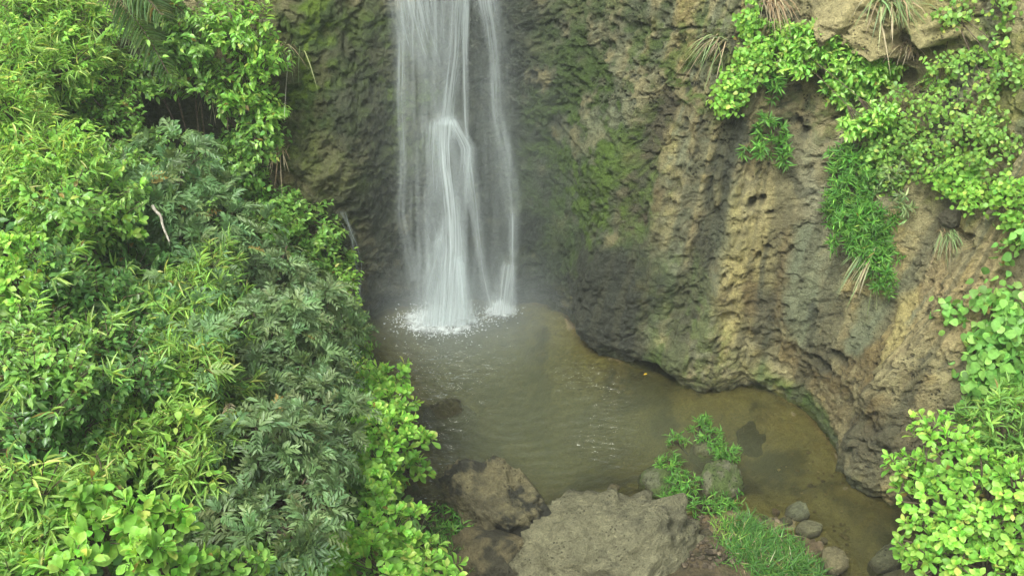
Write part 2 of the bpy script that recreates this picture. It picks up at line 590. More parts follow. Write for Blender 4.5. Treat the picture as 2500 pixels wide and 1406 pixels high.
# dark damp rock round the fall
damp = np.clip(patch(1300, 330, 290, 560, 0.55) + 0.9 * patch(1430, 600, 190, 240, 0.6), 0, 1)
C = mixc(C, (0.082, 0.082, 0.058), 0.9 * damp * sstep(-0.75, 0.0, n_md + 0.6 * n_hi + 0.15))
C = mixc(C, (0.06, 0.075, 0.05), 0.7 * patch(1360, 520, 130, 170, 0.8))
C = mixc(C, MOSS, 0.8 * patch(1490, 500, 60, 110, 0.8) * sstep(-0.3, 0.3, n_hi + 0.2))
C = mixc(C, MOSS2, 0.85 * patch(1400, 300, 170, 330, 0.7) * sstep(-0.35, 0.3, n_md + .5 * n_hi))
C = mixc(C, MOSS, 0.7 * patch(1460, 420, 110, 200, 0.8) * sstep(0.0, 0.45, n_hi + .4 * n_md))
C = mixc(C, MOSS2, 0.7 * patch(1400, 640, 120, 80, 0.8))
wet = np.clip(wet + 0.6 * damp, 0, 1)
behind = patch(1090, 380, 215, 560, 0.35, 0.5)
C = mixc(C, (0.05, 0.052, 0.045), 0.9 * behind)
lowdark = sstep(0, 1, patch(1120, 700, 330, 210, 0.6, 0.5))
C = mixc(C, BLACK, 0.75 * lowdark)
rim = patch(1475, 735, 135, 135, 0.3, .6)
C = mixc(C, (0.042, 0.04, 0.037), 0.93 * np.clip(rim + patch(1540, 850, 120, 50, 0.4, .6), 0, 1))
wet = np.clip(wet + behind + lowdark + 1.2 * rim + patch(1540, 840, 110, 50, 0.5), 0, 1)
# left of the fall: painted shade of the shrub gap, then moss
C = mixc(C, (0.04, 0.045, 0.02), .92 * patch(470, 260, 190, 200, .5))  # rock painted dark for the shaded gap between the shrubs
lm = patch(810, 240, 170, 360, 0.5)
C = mixc(C, (0.085, 0.085, 0.038), 0.92 * lm)
C = mixc(C, MOSS2, 0.95 * lm * sstep(-0.55, 0.2, n_md + 0.5 * n_hi + 0.1))
C = mixc(C, (0.115, 0.16, 0.02), 0.8 * lm * sstep(0.0, 0.55, n_hi + 0.5 * n_md))
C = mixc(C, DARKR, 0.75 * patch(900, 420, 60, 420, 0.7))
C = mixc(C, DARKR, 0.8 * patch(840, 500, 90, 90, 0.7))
C = mixc(C, (0.15, 0.125, 0.07), 0.65 * patch(760, 400, 70, 70, 0.8))
# green at the waterline on the right
foot = sstep(0.42, 0.05, T + 0.25 * n_md) * right
C = mixc(C, (0.10, 0.125, 0.04), 0.6 * foot * sstep(-0.3, 0.4, n_md))
C = mixc(C, DARKR, 0.55 * sstep(0.16, 0.0, T + 0.06 * n_md))
C = mixc(C, MOSS, 0.75 * patch(1640, 880, 50, 50, 0.8))
C = mixc(C, MOSS, 0.7 * patch(1900, 930, 90, 30, 0.8))
C = mixc(C, MOSS2, 0.8 * streak([(1930, 970), (2000, 1060)], 22))
C = mixc(C, DARKR, 0.55 * streak([(1960, 1030), (2030, 1150), (2110, 1200)], 18))
wet = np.clip(wet + 0.6 * sstep(0.3, 0.02, T), 0, 1)
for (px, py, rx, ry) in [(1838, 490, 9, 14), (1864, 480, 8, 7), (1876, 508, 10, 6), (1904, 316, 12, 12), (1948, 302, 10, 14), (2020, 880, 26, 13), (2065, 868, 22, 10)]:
    C = mixc(C, (0.05, 0.042, 0.028), 0.9 * patch(px, py, rx, ry, 0.4, 0.12, 0.3))  # inside of the carved hollows painted dark, as their shade
stain = sstep(.12, .55, fbm(ST3 * np.array([7.5, .32, 1]), 3, 36) + .25 * n_md) * right * sstep(5.5, 2.5, T)
C = mixc(C, (0.085, 0.075, 0.05), 0.6 * stain)
C = np.clip(C * (1.38 + .2 * right)[..., None] * np.array([.90, .985, .86]), 0.010, 0.6)

# plateau behind the lip
rows_back = [(0.8, 0.25), (3, 0.5), (12, 1.2), (40, 2.5)]
Pb = [P]
for b_, z_ in rows_back:
    q = P[-1].copy()
    q[:, 0] -= nx[-1, :, 0] * b_
    q[:, 1] -= nx[-1, :, 1] * b_
    q[:, 2] += z_
    Pb.append(q[None])
Pall = np.concatenate(Pb, 0)
Call = np.concatenate([C] + [C[-1:]] * len(rows_back), 0)
Wall = np.concatenate([wet] + [wet[-1:]] * len(rows_back), 0)
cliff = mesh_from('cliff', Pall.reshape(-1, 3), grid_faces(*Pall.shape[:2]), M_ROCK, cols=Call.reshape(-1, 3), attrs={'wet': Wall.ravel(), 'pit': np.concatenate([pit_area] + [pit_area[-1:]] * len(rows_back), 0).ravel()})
tag(cliff, 'tan and mossy rock face of the gorge behind the pool', kind='structure')
k = 4
Pc = P[::k, ::k]
CLIFF_BVH = BVHTree.FromPolygons(Pc.reshape(-1, 3).tolist(), grid_faces(*Pc.shape[:2]).tolist())


def on_cliff(px, py):
    d = ray(px, py)
    h = CLIFF_BVH.ray_cast(Vector(CAM), Vector(norm(d)))
    n = np.array(h[1])
    if np.dot(n, d) > 0:
        n = -n
    return np.array(h[0]), n


# ------------------------------------------------------------------ the ground: pool bed, left bank, shore
POOL_PX = [(900, 772), (950, 752), (1010, 742), (1130, 736), (1250, 733), (1330, 738), (1375, 765), (1400, 805), (1440, 852),
           (1510, 880), (1590, 900), (1650, 925), (1720, 945), (1800, 935), (1880, 950), (1960, 1000), (2030, 1085),
           (2060, 1160), (2130, 1195), (2230, 1240), (2260, 1300), (2250, 1406), (2180, 1560), (2070, 1560), (2060, 1406), (2010, 1325), (1960, 1310), (1860, 1290),
           (1780, 1250), (1690, 1260), (1560, 1235), (1430, 1300), (1300, 1300), (1120, 1250), (1030, 1210), (985, 1100),
           (960, 1000), (930, 900), (885, 820)]
poly = np.array([on_z(*p)[:2] for p in POOL_PX])


def pool_sd(x, y, cliffside=None):
    """distance to the shore, positive over water"""
    d = np.full(x.shape, 1e9)
    inside = np.zeros(x.shape, bool)
    for k, ((x0, y0), (x1, y1)) in enumerate(zip(poly, np.roll(poly, -1, 0))):
        ex, ey = x1 - x0, y1 - y0
        u = np.clip(((x - x0) * ex + (y - y0) * ey) / (ex * ex + ey * ey), 0, 1)
        d = np.minimum(d, np.hypot(x - x0 - u * ex, y - y0 - u * ey))
        if cliffside is not None and k < 21:
            np.copyto(cliffside, np.minimum(cliffside, np.hypot(x - x0 - u * ex, y - y0 - u * ey)))
        c = ((y0 > y) != (y1 > y)) & (x < ex * (y - y0) / (ey + 1e-12) + x0)
        inside ^= c
    return np.where(inside, d, -d)


def left_edge(y):
    return np.interp(y, [-9, -6, -5, -4, -3, -2, -1, 0.5], [-0.4, -0.7, -1.0, -1.25, -1.6, -2.0, -2.15, -2.3])


def ground_h(x, y, detail=True):
    x = np.asarray(x, float)
    y = np.asarray(y, float)
    cs = np.full(x.shape, 1e9)
    sd = pool_sd(x, y, cs)
    Q = np.stack([x, y, np.zeros_like(x)], -1)
    n = fbm(Q * 1.4, 4 if detail else 2, 41)
    deep = np.clip(0.75 - 0.17 * np.maximum(0, x - 0.8) + 0.02 * y, 0.24, 0.8)
    bed = -deep * sstep(0, 1.0, np.maximum(sd, 0) / 1.3) - 0.03 + 0.07 * n
    shore = 0.02 + 0.22 * np.clip(-sd, 0, 1.2) + 0.06 * n
    bank = 0.88 * np.maximum(0, left_edge(y) - x)
    bank = np.where(bank > 5.0, 5.0 + (bank - 5.0) * 0.35, bank) + 0.25 * np.maximum(0, -5.5 - y) * (x < 3.2)
    rb = 0.35 * np.maximum(0, x - 4.4) * sstep(-4.6, -5.4, y)
    shore = np.where(cs <= np.abs(sd) + 1e-6, -0.25 * sstep(0, .3, -sd) - .03, shore)
    out = np.where(sd > 0, bed, shore) + bank * sstep(0.1, -0.2, sd) + rb
    return out


gx = np.r_[np.linspace(-60, -9, 24, endpoint=False), np.arange(-9, -2.4, 0.12), np.arange(-2.4, 5.4, 0.04), np.arange(5.4, 9, 0.15), np.linspace(9, 60, 24)]
gy = np.r_[np.linspace(-70, -12, 24, endpoint=False), np.arange(-12, -7, 0.15), np.arange(-7, 0.6, 0.04), np.linspace(0.6, 3, 12)]
GX, GY = np.meshgrid(gx, gy)
GZ = ground_h(GX, GY)
Q = np.stack([GX, GY, GZ], -1)
SD = pool_sd(GX, GY)
g1, g2, g3 = fbm(Q * 1.1, 3, 51), fbm(Q * 3.5, 3, 52), fbm(Q * 10, 3, 53)
GZ += np.where((SD > 0.1) | (np.abs(SD) < 2.5), 0.035 * g2 + 0.016 * g3, 0.12 * g1)
Q[..., 2] = GZ
GC = np.tile(np.array((0.050, 0.045, 0.022)), GX.shape + (1,))
GC = mixc(GC, (0.035, 0.05, 0.018), sstep(0, 0.5, g2))
sh = sstep(-1.6, -0.2, SD)
GC = mixc(GC, (0.20, 0.14, 0.075), sh * sstep(-0.5, 0.4, g2 + 0.3) * (GX > -0.9))
GC = mixc(GC, (0.075, 0.055, 0.03), 0.8 * sh * sstep(0.0, 0.4, g3))
inw = sstep(-0.05, 0.1, SD)
GC = mixc(GC, (0.19, 0.165, 0.07), inw)
GC = mixc(GC, (0.165, 0.14, 0.068), inw * sstep(1.6, 2.6, GX + 0.3 * g1))
GC = mixc(GC, (0.045, 0.04, 0.02), inw * 0.85 * sstep(0.0, 0.4, g1 + 0.4 * g2))
GC = mixc(GC, (0.19, 0.15, 0.07), inw * 0.5 * sstep(0.25, 0.6, g2))
ground = mesh_from('ground', Q.reshape(-1, 3), grid_faces(*GX.shape), M_SOIL, cols=np.clip(GC, .01, .6).reshape(-1, 3),
                   attrs={'wet': np.clip(sstep(-0.35, 0, SD), 0, 1).ravel()})
tag(ground, 'earth bank, shore and bed of the pool', kind='structure')

# ------------------------------------------------------------------ the water
wx = np.arange(-3.2, 6.0, 0.036)
wy = np.arange(-8.0, 0.9, 0.036)
WX, WY = np.meshgrid(wx, wy)
depth = np.clip(-ground_h(WX, WY, False), 0, 1.2)
WQ = np.stack([WX, WY, np.zeros_like(WX)], -1)
r1 = np.hypot(WX + 0.97, WY + 0.85)
r2 = np.hypot(WX + 0.14, WY + 0.62)
jit = fbm(WQ * 1.7, 3, 61)
jit2 = fbm(WQ * 0.7, 2, 62)
wav = 0.025 * np.sin(r1 * 29 + 5.5 * jit) * (0.5 + 0.6 * jit2) + 0.010 * np.sin(r2 * 37 + 5 * jit) * (0.5 - 0.6 * jit2)
calm = sstep(2.2, 1.0, WX) * 0.97 + 0.03
wav *= calm * np.exp(-0.06 * r1) * sstep(.2, .9, r1) * sstep(.1, .5, r2)
WQ[..., 2] = wav
mw, N, L = new_mat('pool_water')
out = nd(N, 'ShaderNodeOutputMaterial')
dep = nd(N, 'ShaderNodeAttribute', attribute_name='depth')
geo = nd(N, 'ShaderNodeNewGeometry')
ns = nd(N, 'ShaderNodeTexNoise')
ns.inputs['Scale'].default_value = 1.0
ns.inputs['Detail'].default_value = 3
mp = nd(N, 'ShaderNodeMapping')
mp.inputs['Scale'].default_value = (5, 15, 1)
L.new(geo.outputs['Position'], mp.inputs['Vector'])
L.new(mp.outputs[0], ns.inputs['Vector'])
bu = nd(N, 'ShaderNodeBump')
bu.inputs['Strength'].default_value = 1.0
bu.inputs['Distance'].default_value = 0.095
rip = nd(N, 'ShaderNodeAttribute', attribute_name='ripple')
L.new(rip.outputs['Fac'], bu.inputs['Strength'])
L.new(ns.outputs['Fac'], bu.inputs['Height'])
ex = nd(N, 'ShaderNodeMath', operation='MULTIPLY')
ex.inputs[1].default_value = -1.2
L.new(dep.outputs['Fac'], ex.inputs[0])
ex2 = nd(N, 'ShaderNodeMath', operation='EXPONENT')
L.new(ex.outputs[0], ex2.inputs[0])
tr = nd(N, 'ShaderNodeBsdfTransparent')
tr.inputs[0].default_value = (0.77, 0.78, 0.59, 1)
df = nd(N, 'ShaderNodeBsdfDiffuse')
df.inputs[0].default_value = (0.084, 0.090, 0.050, 1)
mu = nd(N, 'ShaderNodeMixShader')
L.new(ex2.outputs[0], mu.inputs[0])
L.new(df.outputs[0], mu.inputs[1])
L.new(tr.outputs[0], mu.inputs[2])
gl = nd(N, 'ShaderNodeBsdfGlossy')
gl.inputs['Roughness'].default_value = 0.04
L.new(bu.outputs[0], gl.inputs['Normal'])
fr = nd(N, 'ShaderNodeFresnel')
fr.inputs['IOR'].default_value = 1.33
L.new(bu.outputs[0], fr.inputs['Normal'])
fin = nd(N, 'ShaderNodeMixShader')
L.new(fr.outputs[0], fin.inputs[0])
L.new(mu.outputs[0], fin.inputs[1])
L.new(gl.outputs[0], fin.inputs[2])
L.new(fin.outputs[0], out.inputs[0])
ripple = np.clip(calm * sstep(-2.6, -1.6, WX) * sstep(-.9, -2.0, WY + .3 * jit2) * (.85 + .7 * jit2) + .4 * sstep(1.6, .5, r1), .03, 1)
water = mesh_from('water', WQ.reshape(-1, 3), grid_faces(*WX.shape), mw, attrs={'depth': depth.ravel(), 'ripple': ripple.ravel()})
tag(water, 'murky olive pool water under the fall and the brown stream leaving it', kind='structure')


# ------------------------------------------------------------------ rocks
def rock(name, px, py, z, rx, ry, rz, seed, c1, c2, label, rot=0.0, sub=5, rough=0.22, flat=0.0, dark=0.5, group=None, pos=None, moss=0.0, wet=0.1, sq=0.0, cuts=6):
    c = on_z(px, py, z) if pos is None else np.array(pos)
    bm = bmesh.new()
    bmesh.ops.create_icosphere(bm, subdivisions=sub, radius=1)
    V = np.array([v.co for v in bm.verts])
    F = np.array([[v.index for v in f.verts] for f in bm.faces], np.int32)
    bm.free()
    o = seed * 7.31
    if sq:                                             # blockier
        V = norm(V) * (1 - sq + sq / np.maximum(np.abs(V).max(1), .6))[:, None]
    d = rough * fbm(V * 1.1 + o, 3, seed) + rough * 0.55 * fbm(V * 2.8 + o, 3, seed + 1) + rough * 0.28 * fbm(V * 7 + o, 3, seed + 2) + rough * .16 * fbm(V * 16 + o, 3, seed + 3, .65)
    # a few planar breaks
    rr = np.random.default_rng(seed)
    W = V * (1 + d)[:, None]
    for _ in range(cuts):
        nn = norm(rr.normal(size=3))
        h = rr.uniform(0.72, 0.95)
        ov = np.maximum(0, W @ nn - h)
        W = W - (0.8 * ov)[:, None] * nn
    if flat:
        W[:, 2] = np.where(W[:, 2] > 1 - flat, 1 - flat + (W[:, 2] - 1 + flat) * 0.35, W[:, 2])
    W = W * np.array([rx, ry, rz])
    a = R(rot)
    W = np.stack([W[:, 0] * math.cos(a) - W[:, 1] * math.sin(a), W[:, 0] * math.sin(a) + W[:, 1] * math.cos(a), W[:, 2]], 1)
    m1, m2, m3 = fbm(W * 2.2 + o, 3, seed + 5), fbm(W * 6 + o, 3, seed + 6), fbm(W * 16 + o, 2, seed + 7)
    C = np.tile(np.array(c1), (len(W), 1))
    C = mixc(C, c2, sstep(-0.3, 0.5, m2 + 0.4 * m3))
    C = mixc(C, (0.045, 0.040, 0.033), dark * sstep(0.0, 0.5, m1 + 0.55 * m2 + .3 * m3))
    zz = W[:, 2] + c[2]
    C = mixc(C, (0.05, 0.04, 0.025), 0.8 * sstep(0.09, 0.0, zz))
    if moss:
        C = mixc(C, (0.09, 0.13, 0.03), moss * sstep(-0.2, 0.4, m2) * sstep(-.2 * rz, .4 * rz, W[:, 2]))
    wetv = np.clip(wet + 0.8 * sstep(0.12, 0.02, zz), 0, 1)
    ob = mesh_from(name, W, F, M_BOULDER, cols=np.clip(C * 1.2 * np.array([.96, 1.04, .86]), .01, .6), attrs={'wet': wetv, 'pit': np.full(len(W), .8)})
    ob.location = c
    tag(ob, label, 'rock', group)
    return ob


rock('boulder', 1465, 1380, 0.02, 0.98, 0.76, 0.62, 3, (0.215, 0.185, 0.13), (0.28, 0.24, 0.17), 'big broad tan boulder at the near edge of the pool', rot=18, sub=6, rough=0.25, flat=0, dark=0.5, sq=.1, cuts=2)
rock('boulder', 1225, 1240, 0.05, 0.62, 0.48, 0.56, 8, (0.20, 0.16, 0.10), (0.13, 0.105, 0.07), 'rugged brown boulder blotched black, between the lime shrub and the tan boulder', rot=-35, sub=6, rough=0.28, dark=1.0, cuts=4)
rock('boulder', 1175, 1365, 0.10, 0.50, 0.40, 0.34, 15, (0.19, 0.145, 0.09), (0.13, 0.10, 0.06), 'low dark brown boulder below the black blotched one', rot=20, sub=5, rough=0.28, dark=0.8)
rock('boulder', 1095, 1030, -0.23, 0.36, 0.30, 0.30, 21, (0.085, 0.075, 0.045), (0.06, 0.052, 0.03), 'dark rock half under water beside the lime shrub', sub=5, rough=0.2, dark=0.4, wet=0.6)
rock('boulder', 1760, 1185, -0.02, 0.27, 0.24, 0.22, 33, (0.20, 0.185, 0.13), (0.15, 0.15, 0.09), 'grey green rock with herbs round it in the stream', rot=15, sub=5, rough=0.2, dark=0.2, moss=0.75, sq=.4)
rock('boulder', 1605, 1180, -0.05, 0.21, 0.25, 0.18, 37, (0.17, 0.165, 0.11), (0.13, 0.13, 0.08), 'grey rock at the outlet between tan boulder and leafy islet', rot=-10, sub=5, rough=0.2, dark=0.2, moss=0.7)
rock('boulder', 1720, 1105, -0.06, 0.20, 0.17, 0.15, 39, (0.19, 0.18, 0.11), (0.14, 0.145, 0.075), 'mossy rock under the upper herbs of the islet', rot=25, sub=5, rough=0.2, dark=0.15, moss=0.85)
rock('stone', 1945, 1253, 0.0, 0.145, 0.115, 0.10, 44, (0.19, 0.18, 0.12), (0.15, 0.145, 0.10), 'rounded grey stone in the stream, uppermost of the three stones above the grass', sub=5, rough=0.14, dark=0.15, sq=.4)
rock('stone', 1978, 1292, 0.0, 0.16, 0.115, 0.10, 47, (0.20, 0.175, 0.115), (0.16, 0.14, 0.09), 'long pale stone lying below the rounded grey stone in the stream', rot=22, sub=5, rough=0.14, dark=0.15, sq=.4)
rock('stone', 1920, 1277, -0.02, 0.085, 0.075, 0.06, 49, (0.16, 0.14, 0.09), (0.12, 0.11, 0.07), 'small brown stone wedged beside two bigger stream stones', sub=4, rough=0.14, dark=0.2)
rock('stone', 1893, 1253, -0.02, 0.05, 0.075, 0.05, 52, (0.20, 0.12, 0.065), (0.16, 0.10, 0.055), 'small reddish stone at the edge of the stream', sub=4, rough=0.14, dark=0.1)
rock('stone', 2040, 1372, 0.05, 0.125, 0.16, 0.13, 55, (0.25, 0.20, 0.125), (0.20, 0.16, 0.10), 'smooth tan stone right of the grass clump', sub=5, rough=0.13, dark=0.15, sq=.3)
rock('boulder', 2165, 1368, 0.0, 0.27, 0.13, 0.20, 58, (0.15, 0.14, 0.09), (0.11, 0.10, 0.065), 'slanting grey rock in the stream under the lime tree', rot=42, sub=5, rough=0.18, dark=0.35)
rock('boulder', 2200, 1440, 0.0, 0.40, 0.22, 0.22, 59, (0.17, 0.14, 0.08), (0.12, 0.10, 0.06), 'brown rock at the bottom edge under the lime tree', rot=10, sub=5, rough=0.2, dark=0.4)
rock('stone', 1720, 1330, 0.05, 0.16, 0.15, 0.11, 62, (0.13, 0.10, 0.06), (0.10, 0.075, 0.045), 'dark brown stone on the shore beside the tan boulder', sub=4, rough=0.25, dark=0.5)
rock('stone', 1780, 1395, 0.05, 0.17, 0.12, 0.10, 63, (0.34, 0.23, 0.14), (0.28, 0.19, 0.12), 'pinkish tan stone at the bottom edge left of the grass clump', sub=4, rough=0.22, dark=0.1)
rock('stone', 1775, 1283, 0.0, 0.075, 0.06, 0.05, 64, (0.17, 0.15, 0.095), (0.13, 0.12, 0.07), 'small grey stone at the upper corner of the grass clump', sub=4, rough=0.2, dark=0.1)
rock('stone', 1660, 1290, 0.08, 0.12, 0.10, 0.08, 66, (0.25, 0.19, 0.12), (0.2, 0.15, 0.09), 'small tan stone at the shoulder of the big tan boulder', sub=4, rough=0.2, dark=0.2)
pp, pn = on_cliff(2330, 532)
rock('boulder', 0, 0, 0, 0.135, 0.12, 0.12, 71, (0.10, 0.082, 0.062), (0.135, 0.115, 0.09), 'round dark brown boulder stuck in the earth slope under the creepers', pos=pp + pn * 0.03, sub=5, rough=0.12, dark=0.15)
rock('boulder', 1560, 950, -0.30, 0.34, 0.22, 0.24, 73, (0.18, 0.12, 0.055), (0.14, 0.09, 0.04), 'brown rock shelf just under water below the cliff notch', sub=4, rough=0.2, dark=0.2, wet=.5)
rock('boulder', 1850, 1080, -0.30, 0.30, 0.34, 0.20, 74, (0.11, 0.08, 0.04), (0.085, 0.065, 0.03), 'dark sunken rock in the middle of the brown stream', sub=4, rough=0.2, dark=0.4, wet=.5)

# ------------------------------------------------------------------ the waterfall
def fall_y(z):
    return -0.86 + 0.60 * sstep(0.0, 1.0, np.asarray(z) / 5.0) + 0.02 * np.maximum(z - 4.5, 0)


def on_fall(px, py, off=0.0):
    d = ray(px, py)
    t = 15.0
    for _ in range(40):
        z = CAM[2] + d[2] * t
        t = 0.5 * t + 0.5 * (fall_y(z) - off - CAM[1]) / d[1]
    return CAM + d * t


def fall_material(name, strength, sx, sy, lo, hi, col=(0.82, 0.88, 0.89)):
    m, N, L = new_mat(name)
    out = nd(N, 'ShaderNodeOutputMaterial')
    uv = nd(N, 'ShaderNodeAttribute', attribute_name='flow')
    al = nd(N, 'ShaderNodeAttribute', attribute_name='alpha')
    mp = nd(N, 'ShaderNodeMapping')
    mp.inputs['Scale'].default_value = (sx, sy, 1)
    L.new(uv.outputs['Vector'], mp.inputs['Vector'])
    n1 = nd(N, 'ShaderNodeTexNoise')
    n1.inputs['Scale'].default_value = 1
    n1.inputs['Detail'].default_value = 5
    n1.inputs['Roughness'].default_value = 0.62
    n1.inputs['Distortion'].default_value = 0.3
    L.new(mp.outputs[0], n1.inputs['Vector'])
    mr = nd(N, 'ShaderNodeMapRange')
    mr.interpolation_type = 'SMOOTHSTEP'
    mr.inputs['From Min'].default_value = lo
    mr.inputs['From Max'].default_value = hi
    L.new(n1.outputs['Fac'], mr.inputs['Value'])
    mu = nd(N, 'ShaderNodeMath', operation='MULTIPLY')
    L.new(mr.outputs[0], mu.inputs[0])
    L.new(al.outputs['Fac'], mu.inputs[1])
    m2 = nd(N, 'ShaderNodeMath', operation='MULTIPLY', use_clamp=True)
    m2.inputs[1].default_value = strength
    L.new(mu.outputs[0], m2.inputs[0])
    tr = nd(N, 'ShaderNodeBsdfTransparent')
    df = nd(N, 'ShaderNodeBsdfDiffuse')
    df.inputs[0].default_value = (*col, 1)
    tl = nd(N, 'ShaderNodeBsdfTranslucent')
    tl.inputs[0].default_value = (*col, 1)
    mm = nd(N, 'ShaderNodeMixShader')
    mm.inputs[0].default_value = 0.5
    L.new(df.outputs[0], mm.inputs[1])
    L.new(tl.outputs[0], mm.inputs[2])
    ms = nd(N, 'ShaderNodeMixShader')
    L.new(m2.outputs[0], ms.inputs[0])
    L.new(tr.outputs[0], ms.inputs[1])
    L.new(mm.outputs[0], ms.inputs[2])
    L.new(ms.outputs[0], out.inputs[0])
    return m


M_VEIL = fall_material('water_veil', 0.78, 24, 0.5, 0.26, 0.78)
M_STRAND = fall_material('water_strand', 1.35, 34, 0.8, 0.14, 0.90)


def ribbon(name, pts, mat, parent, off=0.0, nu=17, nv=140, seed=0, bulge=0.06, top=True, fade=.16, fade_end=0):
    """pts: (px, py, half width px, alpha) from top to bottom, hung along the falling water's path"""
    W3, hw, al = [], [], []
    for (px, py, h, a) in pts:
        p = on_fall(px, py, off)
        W3.append(p)
        hw.append(h * np.linalg.norm(p - CAM) / FPX)
        al.append(a)
    W3, hw, al = np.array(W3), np.array(hw), np.array(al)
    if top:                                            # goes on up to the lip of the cliff, out of the picture
        q = W3[0].copy()
        q[2] = 7.4
        q[1] = fall_y(7.4) + 0.25 - off
        W3 = np.r_[q[None], W3]
        hw = np.r_[hw[:1], hw]
        al = np.r_[al[:1], al]
    L_ = np.r_[0, np.cumsum(np.linalg.norm(np.diff(W3, axis=0), axis=1))]
    l = np.linspace(0, L_[-1], nv)
    cen = np.stack([np.interp(l, L_, W3[:, i]) for i in range(3)], 1)
    kk = np.hanning(11)
    kk /= kk.sum()
    for i in (0,):
        cen[:, i] = np.convolve(np.r_[np.repeat(cen[0, i], 5), cen[:, i], np.repeat(cen[-1, i], 5)], kk, 'valid')
    if top or True:
        cen[:, 1] = np.where(cen[:, 2] < 6.9, fall_y(cen[:, 2]) - off, cen[:, 1])
    w = np.interp(l, L_, hw) * (1.0 if nu > 20 else 1.9) * (1 + .16 * fbm(np.stack([l * 1.3, l * 0 + seed, l * 0], -1), 3, seed + 3))
    a = np.interp(l, L_, al)
    if not top:
        a = a * sstep(0, fade, l)
    if fade_end:
        a = a * sstep(0, fade_end, l[-1] - l)
    u = np.linspace(-1, 1, nu)
    U, LL = np.meshgrid(u, l)
    V = np.repeat(cen[:, None, :], nu, 1)
    V[..., 0] += U * w[:, None]
    jig = fbm(np.stack([U * w[:, None] * 3 + seed * 5.1, LL * 0.5, np.full_like(U, seed)], -1), 2, seed)
    V[..., 1] += -bulge * (1 - U ** 2) + 0.05 * jig
    ed = (1 - np.abs(U) ** 2) ** (1.0 if nu > 20 else 1.7)
    A = ed * a[:, None] * (0.85 + 0.3 * jig)
    flow = np.stack([U * w[:, None] + seed * 3.17, LL + seed * 11.3, np.full_like(U, seed * 1.7)], -1)
    o = mesh_from(name, V.reshape(-1, 3), grid_faces(nv, nu), mat, parent, attrs={'alpha': np.clip(A, 0, 2).ravel()}, vecs={'flow': flow.reshape(-1, 3)})
    return o


wf = empty('waterfall', tuple(on_z(1080, 785)))
wf_inv = np.array(wf.location)
parts_before = set(bpy.data.objects)
ribbon('water_veil', [(1042, 0, 92, 1.5), (1042, 150, 86, .75), (1045, 330, 85, .34), (1050, 500, 85, .28), (1060, 650, 85, .36), (1075, 770, 80, .6)], M_VEIL, wf, -0.05, 41, 160, 1)
ribbon('water_veil', [(1105, 0, 140, .16), (1110, 200, 150, .13), (1115, 450, 155, .14), (1115, 620, 160, .2), (1110, 760, 150, .34)], M_VEIL, wf, -0.16, 41, 160, 2)
ribbon('water_veil', [(1200, 0, 50, .32), (1215, 250, 50, .22), (1225, 500, 50, .22), (1225, 760, 50, .3)], M_VEIL, wf, -0.02, 25, 160, 3)
ribbon('water_veil', [(1095, 300, 30, .6), (1105, 380, 75, .5), (1110, 550, 85, .5), (1105, 700, 85, .6), (1090, 790, 75, .7)], M_VEIL, wf, 0.08, 31, 140, 4, top=False)
S_ = [
    ([(1010, 0, 45, .75), (1030, 90, 45, .5), (1060, 180, 22, .5), (1085, 300, 16, .8)], True),
    ([(1118, 0, 20, .95), (1112, 130, 15, .95), (1098, 240, 13, .9), (1090, 300, 14, .9)], True),
    ([(1137, 0, 6, .8), (1136, 180, 5, .6), (1137, 300, 5, .45), (1150, 420, 5, .2)], True),
    ([(1185, 0, 22, .7), (1198, 60, 15, .55), (1208, 140, 9, .5), (1211, 250, 10, .5), (1216, 300, 14, .4), (1238, 400, 18, .32), (1249, 480, 15, .42), (1253, 540, 11, .5), (1250, 620, 10, .4)], True),
    ([(980, 60, 10, .3), (978, 240, 10, .45), (982, 330, 9, .5), (984, 430, 9, .4), (978, 520, 11, .35), (990, 570, 10, .3), (1015, 680, 14, .25)], True),
    ([(1062, 284, 20, .7), (1060, 312, 18, .6), (1058, 350, 14, .4), (1062, 450, 18, .35), (1048, 520, 14, .4), (1062, 600, 26, .6), (1060, 700, 36, .6), (1066, 785, 42, .7)], False),
    ([(1090, 270, 20, 1.0), (1088, 300, 22, 1.1), (1085, 340, 14, 1.6), (1088, 400, 11, 1.6), (1096, 460, 12, 1.6), (1102, 520, 16, 1.5), (1104, 600, 24, 1.5), (1096, 700, 34, 1.6), (1088, 790, 46, 1.7)], False),
    ([(1100, 280, 14, .9), (1108, 305, 12, .8), (1125, 335, 11, .6), (1140, 365, 14, .6), (1135, 430, 16, .45), (1122, 520, 16, .4), (1124, 640, 12, .55), (1134, 730, 12, .6), (1146, 770, 12, .5)], False),
    ([(1140, 360, 10, .5), (1150, 440, 12, .4), (1160, 520, 10, .45), (1170, 600, 8, .4), (1178, 660, 7, .4), (1198, 750, 10, .5)], False),
    ([(1245, 625, 8, .8), (1238, 660, 12, .8), (1232, 700, 15, .85), (1225, 765, 20, .9)], False),
    ([(1252, 500, 6, .5), (1250, 600, 6, .5), (1252, 690, 8, .4), (1250, 760, 10, .4)], False),
    ([(1075, 560, 8, .6), (1058, 640, 12, .5), (1040, 720, 16, .4), (1032, 780, 18, .5)], False),
    ([(1118, 620, 10, .7), (1128, 700, 10, .7), (1132, 780, 16, .6)], False),
]
for i, (pts, top) in enumerate(S_):
    ribbon('water_strand', pts, M_STRAND, wf, 0.03 + 0.012 * i, 11, 150, 20 + i, 0.03, top)


